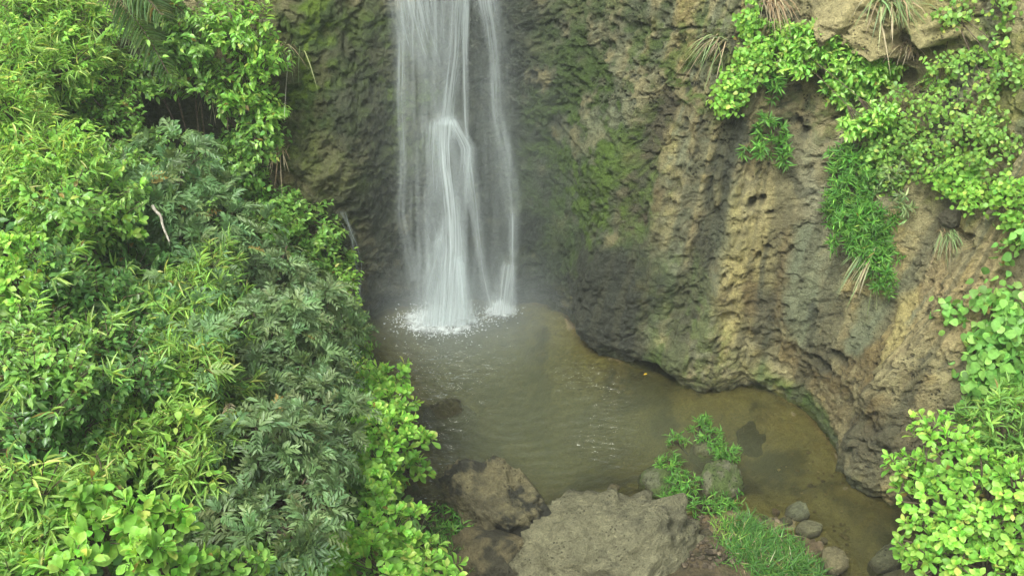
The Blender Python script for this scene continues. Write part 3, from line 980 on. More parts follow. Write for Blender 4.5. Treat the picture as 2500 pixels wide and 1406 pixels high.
gs = np.random.default_rng(404)
for i in range(28):                                    # fine threads inside the veil
    u0 = gs.random()
    x0 = 975 + 170 * u0 if i % 6 else gs.uniform(1200, 1258)
    y0 = gs.uniform(-40, 560)
    y1 = min(y0 + gs.uniform(140, 460), 780)
    pts = []
    for q in np.linspace(0, 1, 6):
        y_ = y0 + (y1 - y0) * q
        spread = (x0 - 1080) * .10 * (y_ / 780 - .3)
        pts.append((x0 + spread + 5 * math.sin(3 * q + i), y_, gs.uniform(1.8, 5), gs.uniform(.10, .26)))
    ribbon('water_strand', pts, M_STRAND, wf, gs.uniform(-.04, .12), 5, 60, 60 + i, .01, False, .4, .5)


def splash(parent, px, py, rx, ry, seed, a=1.0, nd_=900):
    c = on_z(px, py)
    n1, n2 = 34, 72
    rr, th = np.meshgrid(np.linspace(0.02, 1, n1), np.linspace(0, 2 * np.pi, n2))
    X = rr * np.cos(th)
    Y = rr * np.sin(th)
    nz = fbm(np.stack([X * 4, Y * 4, np.full_like(X, seed)], -1), 3, seed)
    V = np.stack([c[0] + X * rx, c[1] + Y * ry, 0.035 + 0.15 * np.exp(-3.2 * rr ** 2) * (1 + .8 * nz)], -1)
    A = a * np.clip((1.12 - rr + 0.3 * nz) * 1.3, 0, 1.3) ** 1.6 * sstep(1.0, .9, rr)
    mesh_from('foam', V.reshape(-1, 3), grid_faces(n2, n1), M_FOAM, parent, attrs={'alpha': A.ravel()}, vecs={'flow': V.reshape(-1, 3)})
    # flung drops
    g = np.random.default_rng(seed)
    th = g.uniform(0, 2 * np.pi, nd_)
    r = np.abs(g.normal(0, .42, nd_)) + .12
    hgt = np.abs(g.normal(0, .13, nd_)) * np.exp(-r * .9) + .01
    pos = np.stack([c[0] + np.cos(th) * r * rx * 1.15, c[1] + np.sin(th) * r * ry * 1.15, hgt], 1)
    dirv = norm(np.stack([np.cos(th) * .8, np.sin(th) * .8, g.normal(.3, .7, nd_)], 1))
    sz = g.uniform(.003, .0075, nd_)
    ln_ = sz * g.uniform(1.2, 3.2, nd_)
    side = norm(np.cross(dirv, [0.3, .2, .9]))
    oth = np.cross(dirv, side)
    V = np.stack([pos - dirv * ln_[:, None], pos + dirv * ln_[:, None], pos + side * sz[:, None], pos - side * sz[:, None], pos + oth * sz[:, None], pos - oth * sz[:, None]], 1)
    tri = np.array([(0, 4, 2), (0, 3, 4), (0, 5, 3), (0, 2, 5), (1, 2, 4), (1, 4, 3), (1, 3, 5), (1, 5, 2)])
    F = (tri[None] + (np.arange(nd_) * 6)[:, None, None]).reshape(-1, 3)
    o = mesh_from('spray', V.reshape(-1, 3), F, M_DROP, parent)
    tag(o, kind='stuff')


M_FOAM = fall_material('foam', 1.0, 9, 9, 0.25, 0.62, (0.84, 0.87, 0.87))
M_DROP, N, L = new_mat('drops')
out = nd(N, 'ShaderNodeOutputMaterial')
p = nd(N, 'ShaderNodeBsdfPrincipled')
p.inputs['Base Color'].default_value = (.85, .88, .88, 1)
p.inputs['Roughness'].default_value = .2
L.new(p.outputs[0], out.inputs[0])
splash(wf, 1078, 790, 0.58, 0.36, 5, 2.6, 3600)
splash(wf, 1222, 768, 0.24, 0.14, 6, 1.8, 900)
tag(wf, 'white main waterfall splitting over a ledge and splashing into the pool', 'waterfall')
for o in wf.children:
    o.matrix_parent_inverse = wf.matrix_world.inverted()
    o.location = -np.array(wf.location)
# thin trickle on the dark rock left of the fall
wf2 = empty('waterfall', (0, 0, 0))
tr_pts = [on_cliff(*p) for p in [(832, 512), (846, 550), (858, 585), (868, 640), (872, 690), (874, 735)]]
cc = np.array([a + n * 0.05 for a, n in tr_pts])
wf2.location = cc[-1]
lv = np.linspace(0, 5, 60)
cen = np.stack([np.interp(lv, np.arange(6), cc[:, i]) for i in range(3)], 1)
for kx, (o_, w_) in enumerate([(0, .02), (.045, .010), (-.03, .008), (.02, .03)]):
    U, LL = np.meshgrid(np.linspace(-1, 1, 7), lv)
    V = np.repeat(cen[:, None, :], 7, 1)
    V[..., 0] += U * w_ + o_ + .02 * np.sin(LL * 1.9 + kx * 2)
    V[..., 1] -= .02 * (1 - U ** 2)
    mesh_from('water_strand', V.reshape(-1, 3) - cc[-1], grid_faces(60, 7), M_STRAND, wf2, attrs={'alpha': ((1 - U ** 2) * (.5 if kx < 3 else .2)).ravel()},
              vecs={'flow': np.stack([U * w_ + kx, LL * .3, U * 0], -1).reshape(-1, 3)})
tag(wf2, 'thin white trickle running down dark rock left of the main fall', 'waterfall')

# ------------------------------------------------------------------ foliage
def leaf_template(shape, quality=2):
    """one leaf along +Y (length 1), width 1, upper side +Z; returns verts, tris"""
    prof = {'obovate': [(0.0, .05), (.3, .55), (.65, 1.0), (.88, .62), (1.0, 0)],
            'ovate': [(0.0, .06), (.22, .85), (.5, 1.0), (.78, .5), (1.0, 0)],
            'lance': [(0.0, .15), (.25, 1.0), (.6, .75), (1.0, 0)],
            'round': [(-.10, .45), (.16, 1.0), (.48, .86), (.78, .38), (1.0, 0)],
            'leaflet': [(0.0, .2), (.45, 1.0), (1.0, 0)]}[shape]
    V, F = [], []
    for k, (t, w) in enumerate(prof):
        zc = (-0.16 * t * t + 0.05 * t) * (.35 if shape == 'lance' else 1)
        if w == 0:
            V.append((0, t, zc - .04))
        else:
            V += [(-.5 * w, t, zc + .09 * w), (0, t, zc), (.5 * w, t, zc + .09 * w)]
    n = len(prof)
    for k in range(n - 1):
        a, b = 3 * k, 3 * (k + 1)
        if prof[k + 1][1] == 0:
            F += [(a, a + 1, b), (a + 1, a + 2, b)]
        else:
            F += [(a, a + 1, b + 1), (a, b + 1, b), (a + 1, a + 2, b + 2), (a + 1, b + 2, b + 1)]
    return np.array(V, float), np.array(F, np.int32)


TEMPL = {s: leaf_template(s) for s in ('obovate', 'ovate', 'lance', 'round', 'leaflet')}


class Leaves:
    def __init__(self):
        self.p, self.d, self.n, self.l, self.w, self.c = [], [], [], [], [], []

    def add(self, p, d, n, l, w, c):
        m = len(p)
        self.p.append(p)
        self.d.append(norm(d))
        self.n.append(n)
        self.l.append(np.broadcast_to(l, (m,)))
        self.w.append(np.broadcast_to(w, (m,)))
        self.c.append(c)

    def arrays(self):
        return [np.concatenate(x) for x in (self.p, self.d, self.n, self.l, self.w, self.c)]


def frames(d, n):
    y = norm(d)
    x = norm(np.cross(y, n))
    z = np.cross(x, y)
    return x, y, z


def leaves_mesh(name, arr, shape, mat, parent, origin):
    p, d, n, l, w, c = arr
    TV, TF = TEMPL[shape]
    x, y, z = frames(d, n)
    V = ((p - origin)[:, None, :] + x[:, None, :] * (TV[None, :, 0:1] * w[:, None, None]) + y[:, None, :] * (TV[None, :, 1:2] * l[:, None, None])
         + z[:, None, :] * (TV[None, :, 2:3] * l[:, None, None]))
    k = len(TV)
    F = (TF[None] + (np.arange(len(p)) * k)[:, None, None]).reshape(-1, 3)
    C = np.repeat(c[:, None, :], k, 1)
    o = mesh_from(name, V.reshape(-1, 3), F, mat, parent, cols=C.reshape(-1, 3))
    return o


def perp(a, g):
    u = norm(np.cross(a, g.normal(size=a.shape)))
    return u, np.cross(a, u)


PAL = {  # base, young
    'lime': ((.158, .340, .050), (.25, .42, .075)),
    'sward': ((.040, .112, .020), (.10, .18, .03)),
    'bright': ((.145, .295, .046), (.24, .39, .065)),
    'mid': ((.110, .215, .044), (.195, .325, .06)),
    'deep': ((.068, .150, .038), (.13, .24, .05)),
    'grey': ((.085, .150, .058), (.14, .22, .075)),
    'slate': ((.090, .142, .058), (.135, .20, .075)),
    'straw': ((.145, .262, .052), (.26, .36, .09)),
    'creep': ((.130, .245, .050), (.24, .35, .065)),
    'grass': ((.062, .165, .026), (.13, .25, .04)),
    'dry': ((.24, .19, .12), (.36, .28, .18)),
    'sedge': ((.13, .20, .08), (.26, .26, .13)),
    'jade': ((.125, .265, .058), (.20, .35, .08)),
}


def colours(pal, n, g, young=0.18, spread=.22):
    b, y = (np.array(q) for q in PAL[pal])
    f = (g.random(n) < young) * g.random(n) + 0.25 * g.random(n) ** 2
    c = b * (1 - f[:, None]) + y * f[:, None]
    c = 1.7 * c * np.exp(g.normal(0, spread, n))[:, None]
    c[:, 0] *= np.exp(g.normal(0, .10, n))
    dead = g.random(n) < .006
    c[dead] = np.array((.30, .22, .06)) * g.uniform(.6, 1.2, (dead.sum(), 1))
    return np.clip(c, .008, .6)


UP = np.array([0, 0, 1.0])


def sprigs(kind, tips, ax, pal, g, size=1.0):
    """leaves carried by each twig tip; returns a Leaves"""
    Lv = Leaves()
    m = len(tips)
    tone = np.exp(g.normal(0, .16, m))
    if kind == 'rosette':                      # whorls of blunt leaves, obovate
        for k in range(8):
            u, v = perp(ax, g)
            al = R(24) + R(56) * (k / 8) + g.normal(0, .13, m)
            d = ax * np.cos(al)[:, None] + u * np.sin(al)[:, None]
            d[:, 2] -= .10
            n = ax - (ax * d).sum(1, keepdims=True) * d
            l = size * (.085 + .055 * (k / 8)) * g.uniform(.8, 1.2, m)
            base = tips - ax * (.012 * k * size)[..., None] if np.ndim(size) else tips - ax * (.014 * k * size)
            c = colours(pal, m, g, .3 if k < 4 else .1) * (tone * (1.12 - .035 * k))[:, None]
            Lv.add(base, d, n, l, l * g.uniform(.46, .6, m), c)
        return Lv, 'obovate'
    if kind == 'twig':                         # leaves in two rows along a drooping twig
        ns = 10
        side, _ = perp(ax, g)
        L0 = size * g.uniform(.24, .42, m)
        for k in range(ns):
            t = (k + .5) / ns
            sgn = 1 if k % 2 else -1
            p = tips - ax * (L0 * (1 - t))[:, None] - UP * (.10 * L0 * t * t)[:, None]
            sv = norm(side + g.normal(0, .35, (m, 3)))
            d = ax * .55 + sgn * sv * .8 - UP * .28
            n = norm(UP * .8 + ax * .5 + g.normal(0, .25, (m, 3)))
            l = size * .115 * g.uniform(.75, 1.2, m) * (1.05 - .35 * t)
            c = colours(pal, m, g, .06 + .3 * (t > .75)) * tone[:, None]
            Lv.add(p, d, n, l, l * g.uniform(.42, .55, m), c)
        return Lv, 'ovate'
    if kind == 'pinnate':                      # feathered leaves, five from each tip
        for q in range(5):
            u, v = perp(ax, g)
            al = R(52) + g.normal(0, .25, m)
            d0 = norm(ax * np.cos(al)[:, None] + u * np.sin(al)[:, None])
            nn = norm(ax - (ax * d0).sum(1, keepdims=True) * d0)
            sv = np.cross(d0, nn)
            Lr = size * g.uniform(.16, .32, m)
            cb = colours(pal, m, g, .1, .12) * tone[:, None]
            npair = 6
            for k in range(npair):
                t = (k + 1) / npair
                p = tips + d0 * (Lr * t)[:, None] - UP * (.35 * Lr * t * t)[:, None]
                dd = norm(d0 - UP * (.7 * t))
                for sgn in (-1, 1):
                    d = dd * .78 + sgn * sv * .68 + g.normal(0, .12, (m, 3))
                    l = size * .108 * (1.1 - .35 * t) * g.uniform(.8, 1.2, m)
                    Lv.add(p, d, norm(nn + g.normal(0, .25, (m, 3))), l, l * .33, cb * g.uniform(.85, 1.15, (m, 1)))
        return Lv, 'leaflet'
    if kind == 'bamboo':                       # long narrow leaves in fans along nodding tips
        ns = 8
        for k in range(ns):
            u, v = perp(ax, g)
            t = k / ns
            p = tips - ax * (size * .24 * t)[..., None] if np.ndim(size) else tips - ax * (size * .24 * t)
            d = ax * .75 + u * .65 - UP * g.uniform(.15, .7, m)[:, None]
            n = norm(UP + g.normal(0, .35, (m, 3)))
            l = size * g.uniform(.13, .23, m)
            c = colours(pal, m, g, .25) * tone[:, None]
            Lv.add(p, d, n, l, l * g.uniform(.11, .15, m), c)
        return Lv, 'lance'
    if kind == 'blade':                        # short herb with finger-like leaves, star shaped
        for k in range(9):
            u, v = perp(ax, g)
            al = R(35) + R(50) * g.random(m)
            d = ax * np.cos(al)[:, None] + u * np.sin(al)[:, None]
            n = ax - (ax * d).sum(1, keepdims=True) * d
            l = size * g.uniform(.07, .13, m)
            c = colours(pal, m, g, .2) * tone[:, None]
            Lv.add(tips - ax * (.01 * k), d, n, l, l * g.uniform(.14, .2, m), c)
        return Lv, 'lance'
    if kind == 'round':                        # creeper, single round leaves turned to the light
        for k in range(5):
            off = g.normal(0, .07 * size, (m, 3))
            u, v = perp(ax, g)
            d = norm(u * .8 - UP * .5 + g.normal(0, .2, (m, 3)))
            n = norm(ax + UP * .5 + g.normal(0, .5, (m, 3)))
            l = size * g.uniform(.055, .10, m)
            c = colours(pal, m, g, .15) * tone[:, None]
            Lv.add(tips + off, d, n, l, l * g.uniform(.8, 1.0, m), c)
        return Lv, 'round'
    raise KeyError(kind)


def bank_hit(px, py, lift):
    d = ray(px, py)
    ts = np.arange(5.0, 19.0, .04)
    P_ = CAM + d * ts[:, None]
    z = ground_h(P_[:, 0], P_[:, 1], False) + lift
    hit = np.nonzero((P_[:, 2] < z) | (P_[:, 1] > -0.9))[0]
    return P_[hit[0]] if len(hit) else P_[-1]


def lobe_tips(c, r, n, g, seed):
    v = norm(g.normal(size=(int(n * 2.2), 3)))
    view = norm(CAM - c)
    sc = v @ view * .8 + v[:, 2] * .6
    v = v[sc > -0.25][:n]
    bump = 1 + .42 * fbm(v * 1.7 + seed * 3.3, 3, seed)
    rad = (.45 + .55 * g.random(len(v)) ** .35) * bump
    tips = c + v * r * rad[:, None]
    ax = norm(v * .75 + UP * .45 + view * .15 + g.normal(0, .28, v.shape))
    return tips, ax


SIZES = {'rosette': 62, 'twig': 46, 'pinnate': 34, 'bamboo': 60, 'blade': 150, 'round': 120}   # twig tips per square metre of crown seen
PLANT_N = [0]
MAT_OF = {'rosette': M_LEAF, 'twig': M_GLOSSY, 'pinnate': M_DULL, 'bamboo': M_LEAF, 'blade': M_LEAF, 'round': M_LEAF}


def plant(name, cat, label, kind, pal, lobes, lift=0.7, dens=1.0, size=1.0, group=None, where='bank', singles=0, root=None, thick=.018, depth=None, mix=None):
    """lobes: (px, py, rx px, ry px[, lift])"""
    PLANT_N[0] += 1
    size = size * {'rosette': .74, 'twig': .78, 'bamboo': .76, 'pinnate': .9, 'round': .82, 'blade': .85}[kind]
    sd0 = 100 + PLANT_N[0] * 13
    g = np.random.default_rng(sd0)
    crowns = []
    for lb in lobes:
        px, py, rx, ry = lb[:4]
        lf = lb[4] if len(lb) > 4 else lift
        if where == 'bank':
            c = bank_hit(px, py, lf + (g.uniform(-.28, .38) if len(lobes) > 3 else 0))
        elif where == 'cliff':
            q, nn = on_cliff(px, py)
            c = q + nn * lf * .3 - UP * .02
        elif where == 'depth':
            c = CAM + ray(px, py) * lf
        else:
            c = on_z(px, py, lf)
        k = np.linalg.norm(c - CAM) / FPX
        if where == 'cliff':
            r = np.array([rx * k, min(rx, ry) * k * .55 + .04, ry * k * 1.1])
        else:
            r = np.array([rx * k, (rx + ry) * .5 * k, ry * k * 1.05])
        crowns.append((c, r))
    if root is None:
        c = np.mean([c for c, r in crowns], 0)
        if where == 'cliff':
            root_p = crowns[0][0] + np.array([0, .06, 0])
        else:
            root_p = np.array([c[0], c[1] + .2, float(ground_h(np.array([c[0]]), np.array([c[1] + .2]), False)[0])])
    else:
        root_p = np.array(root)
    if where == 'cliff':
        thick = .007
    top = empty(name, root_p)
    allp = None
    tip_all = []
    packs = []
    for i, (c, r) in enumerate(crowns):
        n = max(10, int(SIZES[kind] * dens * math.pi * r[0] * r[2] * 1.9 / size ** 2))
        tips, ax = lobe_tips(c, r, n, g, sd0 + i)
        if where == 'cliff':
            ax = norm(ax + np.array([0, -.4, -.15]))
        tip_all.append((c, tips))
        packs.append(sprigs(kind, tips, ax, pal, g, size))
        if mix:
            k2, p2, f2 = mix
            n2 = max(3, int(n * f2))
            t2, a2 = lobe_tips(c, r * 1.04, n2, g, sd0 + i + 50)
            packs.append(sprigs(k2, t2, a2, p2, g, size))
    by_shape = {}
    for Lv, shp in packs:
        by_shape.setdefault(shp, []).append(Lv.arrays())
    for shp, lst in by_shape.items():
        arr = [np.concatenate([a[i] for a in lst]) for i in range(6)]
        mat = MAT_OF[kind]
        if singles and shp == packs[0][1]:
            # the leaves that show largest are objects of their own
            p, d, n, l, w, c = arr
            view = norm(CAM - p)
            facing = np.abs((frames(d, n)[2] * view).sum(1))
            front = (p * norm(CAM - p.mean(0))).sum(1)
            score = l * facing + .35 * (front - front.min()) / (np.ptp(front) + 1e-6) * l.mean()
            pick = np.argsort(-score)[:singles]
            rest = np.setdiff1d(np.arange(len(p)), pick)
            TV, TF = TEMPL[shp]
            tint = np.array_split(pick[np.argsort(c[pick].sum(1))], 6)
            for grp in tint:
                if not len(grp):
                    continue
                wl = float((w[grp] / l[grp]).mean())
                first = None
                for j in grp:
                    if first is None:
                        first = mesh_from('leaf', TV * np.array([wl, 1, 1]), TF, mat, top, cols=np.tile(c[grp].mean(0), (len(TV), 1)))
                        o = first
                    else:
                        o = first.copy()
                        COL.objects.link(o)
                    x, y, z = frames(d[j:j + 1], n[j:j + 1])
                    from mathutils import Matrix
                    M = Matrix(((x[0, 0], y[0, 0], z[0, 0]), (x[0, 1], y[0, 1], z[0, 1]), (x[0, 2], y[0, 2], z[0, 2])))
                    o.rotation_euler = M.to_euler()
                    o.scale = (l[j],) * 3
                    o.location = p[j] - root_p
            arr = [a[rest] for a in arr]
        o = leaves_mesh('foliage', arr, shp, mat, top, root_p)
        o['kind'] = 'stuff'
    # stems and twigs
    tubes = []
    for c, tips in tip_all:
        mid = root_p * .45 + c * .55 + g.normal(0, .05, 3)
        tt = np.linspace(0, 1, 7)[:, None]
        curve = (1 - tt) ** 2 * root_p + 2 * tt * (1 - tt) * mid + tt ** 2 * c
        tubes.append(tube(curve, np.linspace(thick, thick * .5, 7)))
        sel = tips[g.permutation(len(tips))[:min(len(tips), 26)]]
        for q in sel:
            m_ = (c + q) / 2 + np.array([0, 0, -.04]) + g.normal(0, .03, 3)
            cv = (1 - tt[::2]) ** 2 * (c * .8 + root_p * .2) + 2 * tt[::2] * (1 - tt[::2]) * m_ + tt[::2] ** 2 * q
            tubes.append(tube(cv, np.linspace(thick * .4, thick * .16, 4), 4))
    V, F = join(tubes)
    mesh_from('branch', V - root_p, F, M_BARK, top)
    tag(top, label, cat, group)
    return top


# --- undergrowth that closes the gaps on the bank
g = np.random.default_rng(99)
ux = g.uniform(-9.5, -0.9, 42000)
uy = g.uniform(-9.0, -0.6, 42000)
keep = ux < left_edge(uy) - .05
ux, uy = ux[keep], uy[keep]
uz = ground_h(ux, uy, False)
U3 = np.stack([ux, uy, uz], 1)
pxx, pyy, _ = project(U3)
keep = (pxx > -250) & (pxx < 1300) & (pyy < 1650) & (fbm(U3 * .8, 2, 77) > -.45) & (((pxx - 450) / 130) ** 2 + ((pyy - 270) / 75) ** 2 > 1)
U3 = U3[keep]
m = len(U3)
U3[:, 2] += g.uniform(.02, .45, m)
d = norm(g.normal(0, 1, (m, 3)) * np.array([1, 1, .5]) + np.array([.3, -.4, -.1]))
n = norm(np.array([.3, -.5, .8]) + g.normal(0, .4, (m, 3)))
l = g.uniform(.08, .16, m)
cc_ = np.where((fbm(U3 * .9, 2, 78) > 0)[:, None], colours('deep', m, g), colours('mid', m, g))
und = leaves_mesh('undergrowth', [U3, d, n, l, l * .5, cc_], 'ovate', M_DULL, None, np.zeros(3))
tag(und, 'dark low undergrowth covering the bank between the shrubs', 'undergrowth', kind='stuff')

# --- left bank, top to bottom
LB = 'shrubs and bamboo covering the left bank'
plant('bamboo', 'bamboo', 'yellow green bamboo thicket in the top corner of the bank', 'bamboo', 'straw', [(70, 40, 110, 80), (190, 70, 90, 80), (230, 170, 80, 80), (130, 160, 100, 80), (40, 170, 80, 90)], .9, .75, 1.0, LB, mix=('twig', 'bright', .55))
plant('bamboo', 'bamboo', 'straw coloured bamboo hanging below the corner thicket, left picture edge', 'bamboo', 'straw', [(60, 330, 90, 90), (150, 370, 100, 70), (60, 470, 90, 80), (10, 250, 60, 80)], .9, .75, 1.0, LB, mix=('twig', 'bright', .45))
plant('shrub', 'shrub', 'green leafy shrub between the corner bamboo and the dark hollow', 'twig', 'mid', [(60, 60, 90, 60, .5), (270, 260, 70, 60), (290, 330, 90, 60), (240, 400, 110, 60), (310, 420, 70, 70)], .8, 1.0, 1.0, LB)
plant('shrub', 'shrub', 'fresh green shrub whose leaves droop at top centre of the bank, above the hollow', 'twig', 'mid', [(400, 90, 90, 100, .5), (370, 180, 60, 70, .5), (470, 70, 90, 80, .5), (480, 170, 80, 70, .5)], .5, 1.0, 1.15, LB, singles=60)
plant('shrub', 'shrub', 'bright drooping shrub overhanging the mossy rock near the top edge', 'twig', 'bright', [(570, 50, 90, 70, .5), (620, 120, 80, 70, .5), (590, 210, 80, 60, .5), (640, 270, 70, 70, .5), (560, 250, 60, 40, .5)], .5, 1.0, 1.15, LB, singles=70)
plant('shrub', 'shrub', 'green shrub right of the dark hollow, hugging the mossy rock', 'twig', 'mid', [(620, 330, 80, 50, .5), (560, 370, 80, 50, .5), (600, 420, 70, 60, .5)], .5, 1.0, 1.0, LB, mix=('round', 'jade', .3))
plant('shrub', 'shrub', 'grey green feathery shrub in the middle below the dark hollow', 'pinnate', 'grey', [(420, 410, 90, 70), (350, 480, 80, 60), (470, 470, 80, 60), (500, 560, 110, 80), (440, 580, 60, 80)], .8, 1.0, 1.0, LB, mix=('twig', 'mid', .3))
plant('shrub', 'shrub', 'glossy green shrub left of the grey feathery one', 'twig', 'mid', [(230, 470, 110, 60), (150, 500, 110, 60), (280, 520, 70, 60), (150, 570, 90, 50), (220, 560, 90, 50)], .9, 1.0, 1.0, LB, mix=('rosette', 'bright', .2))
plant('shrub', 'shrub', 'lime topped shrub with a few yellow leaves at the left edge, halfway down', 'rosette', 'bright', [(50, 610, 70, 45), (30, 690, 60, 50)], 1.0, .9, .9, LB, singles=40)
plant('shrub', 'shrub', 'dark glossy shrub in the middle of the bank', 'twig', 'deep', [(320, 640, 110, 70), (230, 720, 120, 70), (340, 740, 90, 60), (120, 650, 80, 60), (130, 730, 90, 60)], .75, 1.05, 1.0, LB, mix=('bamboo', 'straw', .12))
plant('shrub', 'shrub', 'mid green shrub along the left edge below the lime topped one', 'twig', 'mid', [(60, 790, 100, 60), (140, 830, 90, 60), (60, 900, 100, 60), (150, 920, 100, 60), (210, 830, 80, 70)], .85, 1.0, 1.0, LB, mix=('bamboo', 'straw', .12))
plant('shrub', 'shrub', 'dark shrub between the left edge greenery and the bamboo column', 'twig', 'deep', [(290, 840, 90, 70), (340, 920, 80, 60), (250, 930, 80, 60), (90, 1010, 110, 60), (50, 1090, 90, 70), (190, 1020, 90, 50)], .8, 1.0, 1.0, LB, mix=('bamboo', 'straw', .12))
plant('bamboo', 'bamboo', 'tall yellow green bamboo column down the middle of the bank', 'bamboo', 'straw', [(520, 640, 70, 70), (470, 700, 90, 70), (540, 760, 80, 80), (450, 800, 90, 80), (540, 860, 80, 80), (460, 890, 90, 80), (520, 950, 80, 70)], 1.05, .9, 1.0, LB, mix=('pinnate', 'grey', .12))
plant('bamboo', 'bamboo', 'paler bamboo thicket below the tall bamboo column', 'bamboo', 'straw', [(400, 960, 90, 60), (330, 1030, 100, 60), (430, 1040, 90, 60), (500, 1060, 80, 60), (390, 1110, 100, 60), (470, 1150, 80, 60), (290, 1100, 80, 60)], .95, 1.0, 1.0, LB, mix=('round', 'bright', .15))
plant('tree', 'tree', 'large dark feathery tree crown filling the right side of the bank', 'pinnate', 'slate', [(650, 680, 90, 70), (730, 740, 110, 80), (785, 810, 70, 90), (670, 830, 110, 90), (755, 920, 90, 90), (660, 950, 110, 90), (725, 1030, 115, 90), (620, 1090, 100, 80), (780, 1090, 60, 90), (710, 1150, 120, 80), (590, 1190, 100, 70), (700, 1240, 130, 60), (560, 1290, 100, 60), (650, 1310, 100, 50)], 1.0, 1.25, .85, None, thick=.05)
plant('shrub', 'shrub', 'rich green shrub with pointed leaves at the foot of the mossy rock', 'twig', 'mid', [(640, 480, 80, 50), (700, 510, 100, 60), (770, 560, 80, 60), (650, 560, 80, 60), (720, 610, 110, 60), (800, 640, 70, 60)], .8, 1.1, 1.1, LB, singles=60)
plant('shrub', 'shrub', 'green leafy spray reaching out beside the trickle', 'twig', 'bright', [(830, 690, 50, 50), (850, 760, 45, 50), (790, 710, 60, 40)], .75, 1.1, 1.0, LB, singles=40)
plant('shrub', 'shrub', 'olive and straw thicket in the bottom left corner', 'bamboo', 'straw', [(60, 1190, 100, 70), (140, 1230, 90, 60), (50, 1300, 100, 70), (140, 1330, 90, 70), (30, 1400, 90, 60), (250, 1160, 80, 60)], .9, .65, 1.0, LB, mix=('twig', 'mid', .7))
plant('shrub', 'shrub', 'lime green shrub with blunt leaf whorls, bottom left, left of the dark gap', 'rosette', 'lime', [(200, 1220, 60, 55), (240, 1290, 60, 50), (170, 1370, 80, 50)], 1.1, 1.0, 1.25, LB, singles=70)
plant('shrub', 'shrub', 'lime green shrub with blunt leaf whorls, between the dark gap and feathery tree', 'rosette', 'lime', [(340, 1250, 50, 50), (390, 1290, 70, 60), (350, 1340, 60, 50), (420, 1360, 80, 40)], 1.15, 1.0, 1.25, LB, singles=70)
plant('shrub', 'shrub', 'darker green bush along the bottom edge under the feathery tree', 'rosette', 'mid', [(560, 1380, 90, 40), (700, 1370, 80, 50), (640, 1400, 90, 50), (760, 1330, 50, 40)], .9, 1.0, 1.0, LB, singles=40)
plant('shrub', 'shrub', 'lime green shrub overhanging the pool with dark water beside it', 'rosette', 'lime', [(950, 915, 60, 38), (905, 950, 40, 50), (965, 985, 60, 50), (905, 1030, 45, 60), (960, 1060, 60, 55), (1040, 1072, 32, 20), (920, 1120, 60, 50), (1000, 1145, 48, 36), (890, 990, 40, 50), (880, 1080, 35, 50)], .9, .95, 1.15, None, singles=150)
plant('shrub', 'shrub', 'largest lime shrub, at the bottom edge left of the boulders', 'rosette', 'lime', [(930, 1215, 60, 40), (960, 1270, 80, 50), (870, 1330, 80, 50), (1000, 1330, 80, 55), (920, 1380, 100, 50), (1060, 1390, 70, 40), (800, 1385, 70, 45)], .75, .95, 1.2, None, singles=170)
plant('shrub', 'shrub', 'small leafy spray along the pool edge under the feathery tree', 'twig', 'bright', [(880, 840, 30, 50), (870, 900, 40, 40)], .6, 1.0, .9, LB)

# --- right side, trees and shrubs near the camera
RB = 'trees and shrubs on the right'
plant('tree', 'tree', 'lime green tree with leaf whorls in the bottom right corner', 'rosette', 'lime',
      [(2300, 1060, 75, 45, 10.6), (2210, 1140, 55, 30, 10.7), (2225, 1205, 40, 30, 10.7), (2330, 1130, 80, 60, 10.4), (2300, 1220, 80, 60, 10.3), (2250, 1300, 60, 50, 10.3), (2390, 1190, 80, 70, 10.2),
       (2360, 1290, 90, 60, 10.1), (2450, 1290, 80, 70, 10.0), (2280, 1370, 80, 50, 10.2), (2400, 1380, 100, 50, 10.0), (2480, 1190, 60, 70, 10.0), (2510, 1390, 70, 60, 9.9)],
      0, .72, 1.2, RB, where='depth', singles=220, root=(5.0, -5.9, .3), thick=.04)
plant('shrub', 'shrub', 'dark green shrub of narrow leaves behind the lime tree', 'blade', 'mid', [(2430, 1050, 80, 70, 11.0), (2470, 1140, 70, 70, 11.0), (2480, 990, 50, 50, 11.1), (2390, 1090, 60, 60, 11.1)], 0, .9, 1.5, RB, where='depth', root=(5.5, -5.6, .6))
plant('creeper', 'creeper', 'curtain of round blue green leaves at the right edge above the lime tree', 'round', 'jade', [(2440, 850, 45, 70), (2430, 930, 45, 60), (2470, 900, 50, 90), (2490, 800, 40, 60), (2420, 980, 30, 40)], .5, 1.0, 1.5, RB, where='cliff', singles=80)
plant('creeper', 'creeper', 'round leaved sprig on bare earth above the round leaved curtain', 'round', 'jade', [(2440, 745, 42, 34)], .4, 1.0, 1.4, RB, where='cliff')
plant('creeper', 'creeper', 'tiny round leaved sprig alone on bare earth', 'round', 'jade', [(2322, 760, 22, 22)], .3, 1.0, 1.2, RB, where='cliff')
plant('creeper', 'creeper', 'jade green leaves poking in at the right edge beside the dark boulder', 'round', 'jade', [(2490, 610, 22, 40)], .5, .7, 1.3, RB, where='cliff')

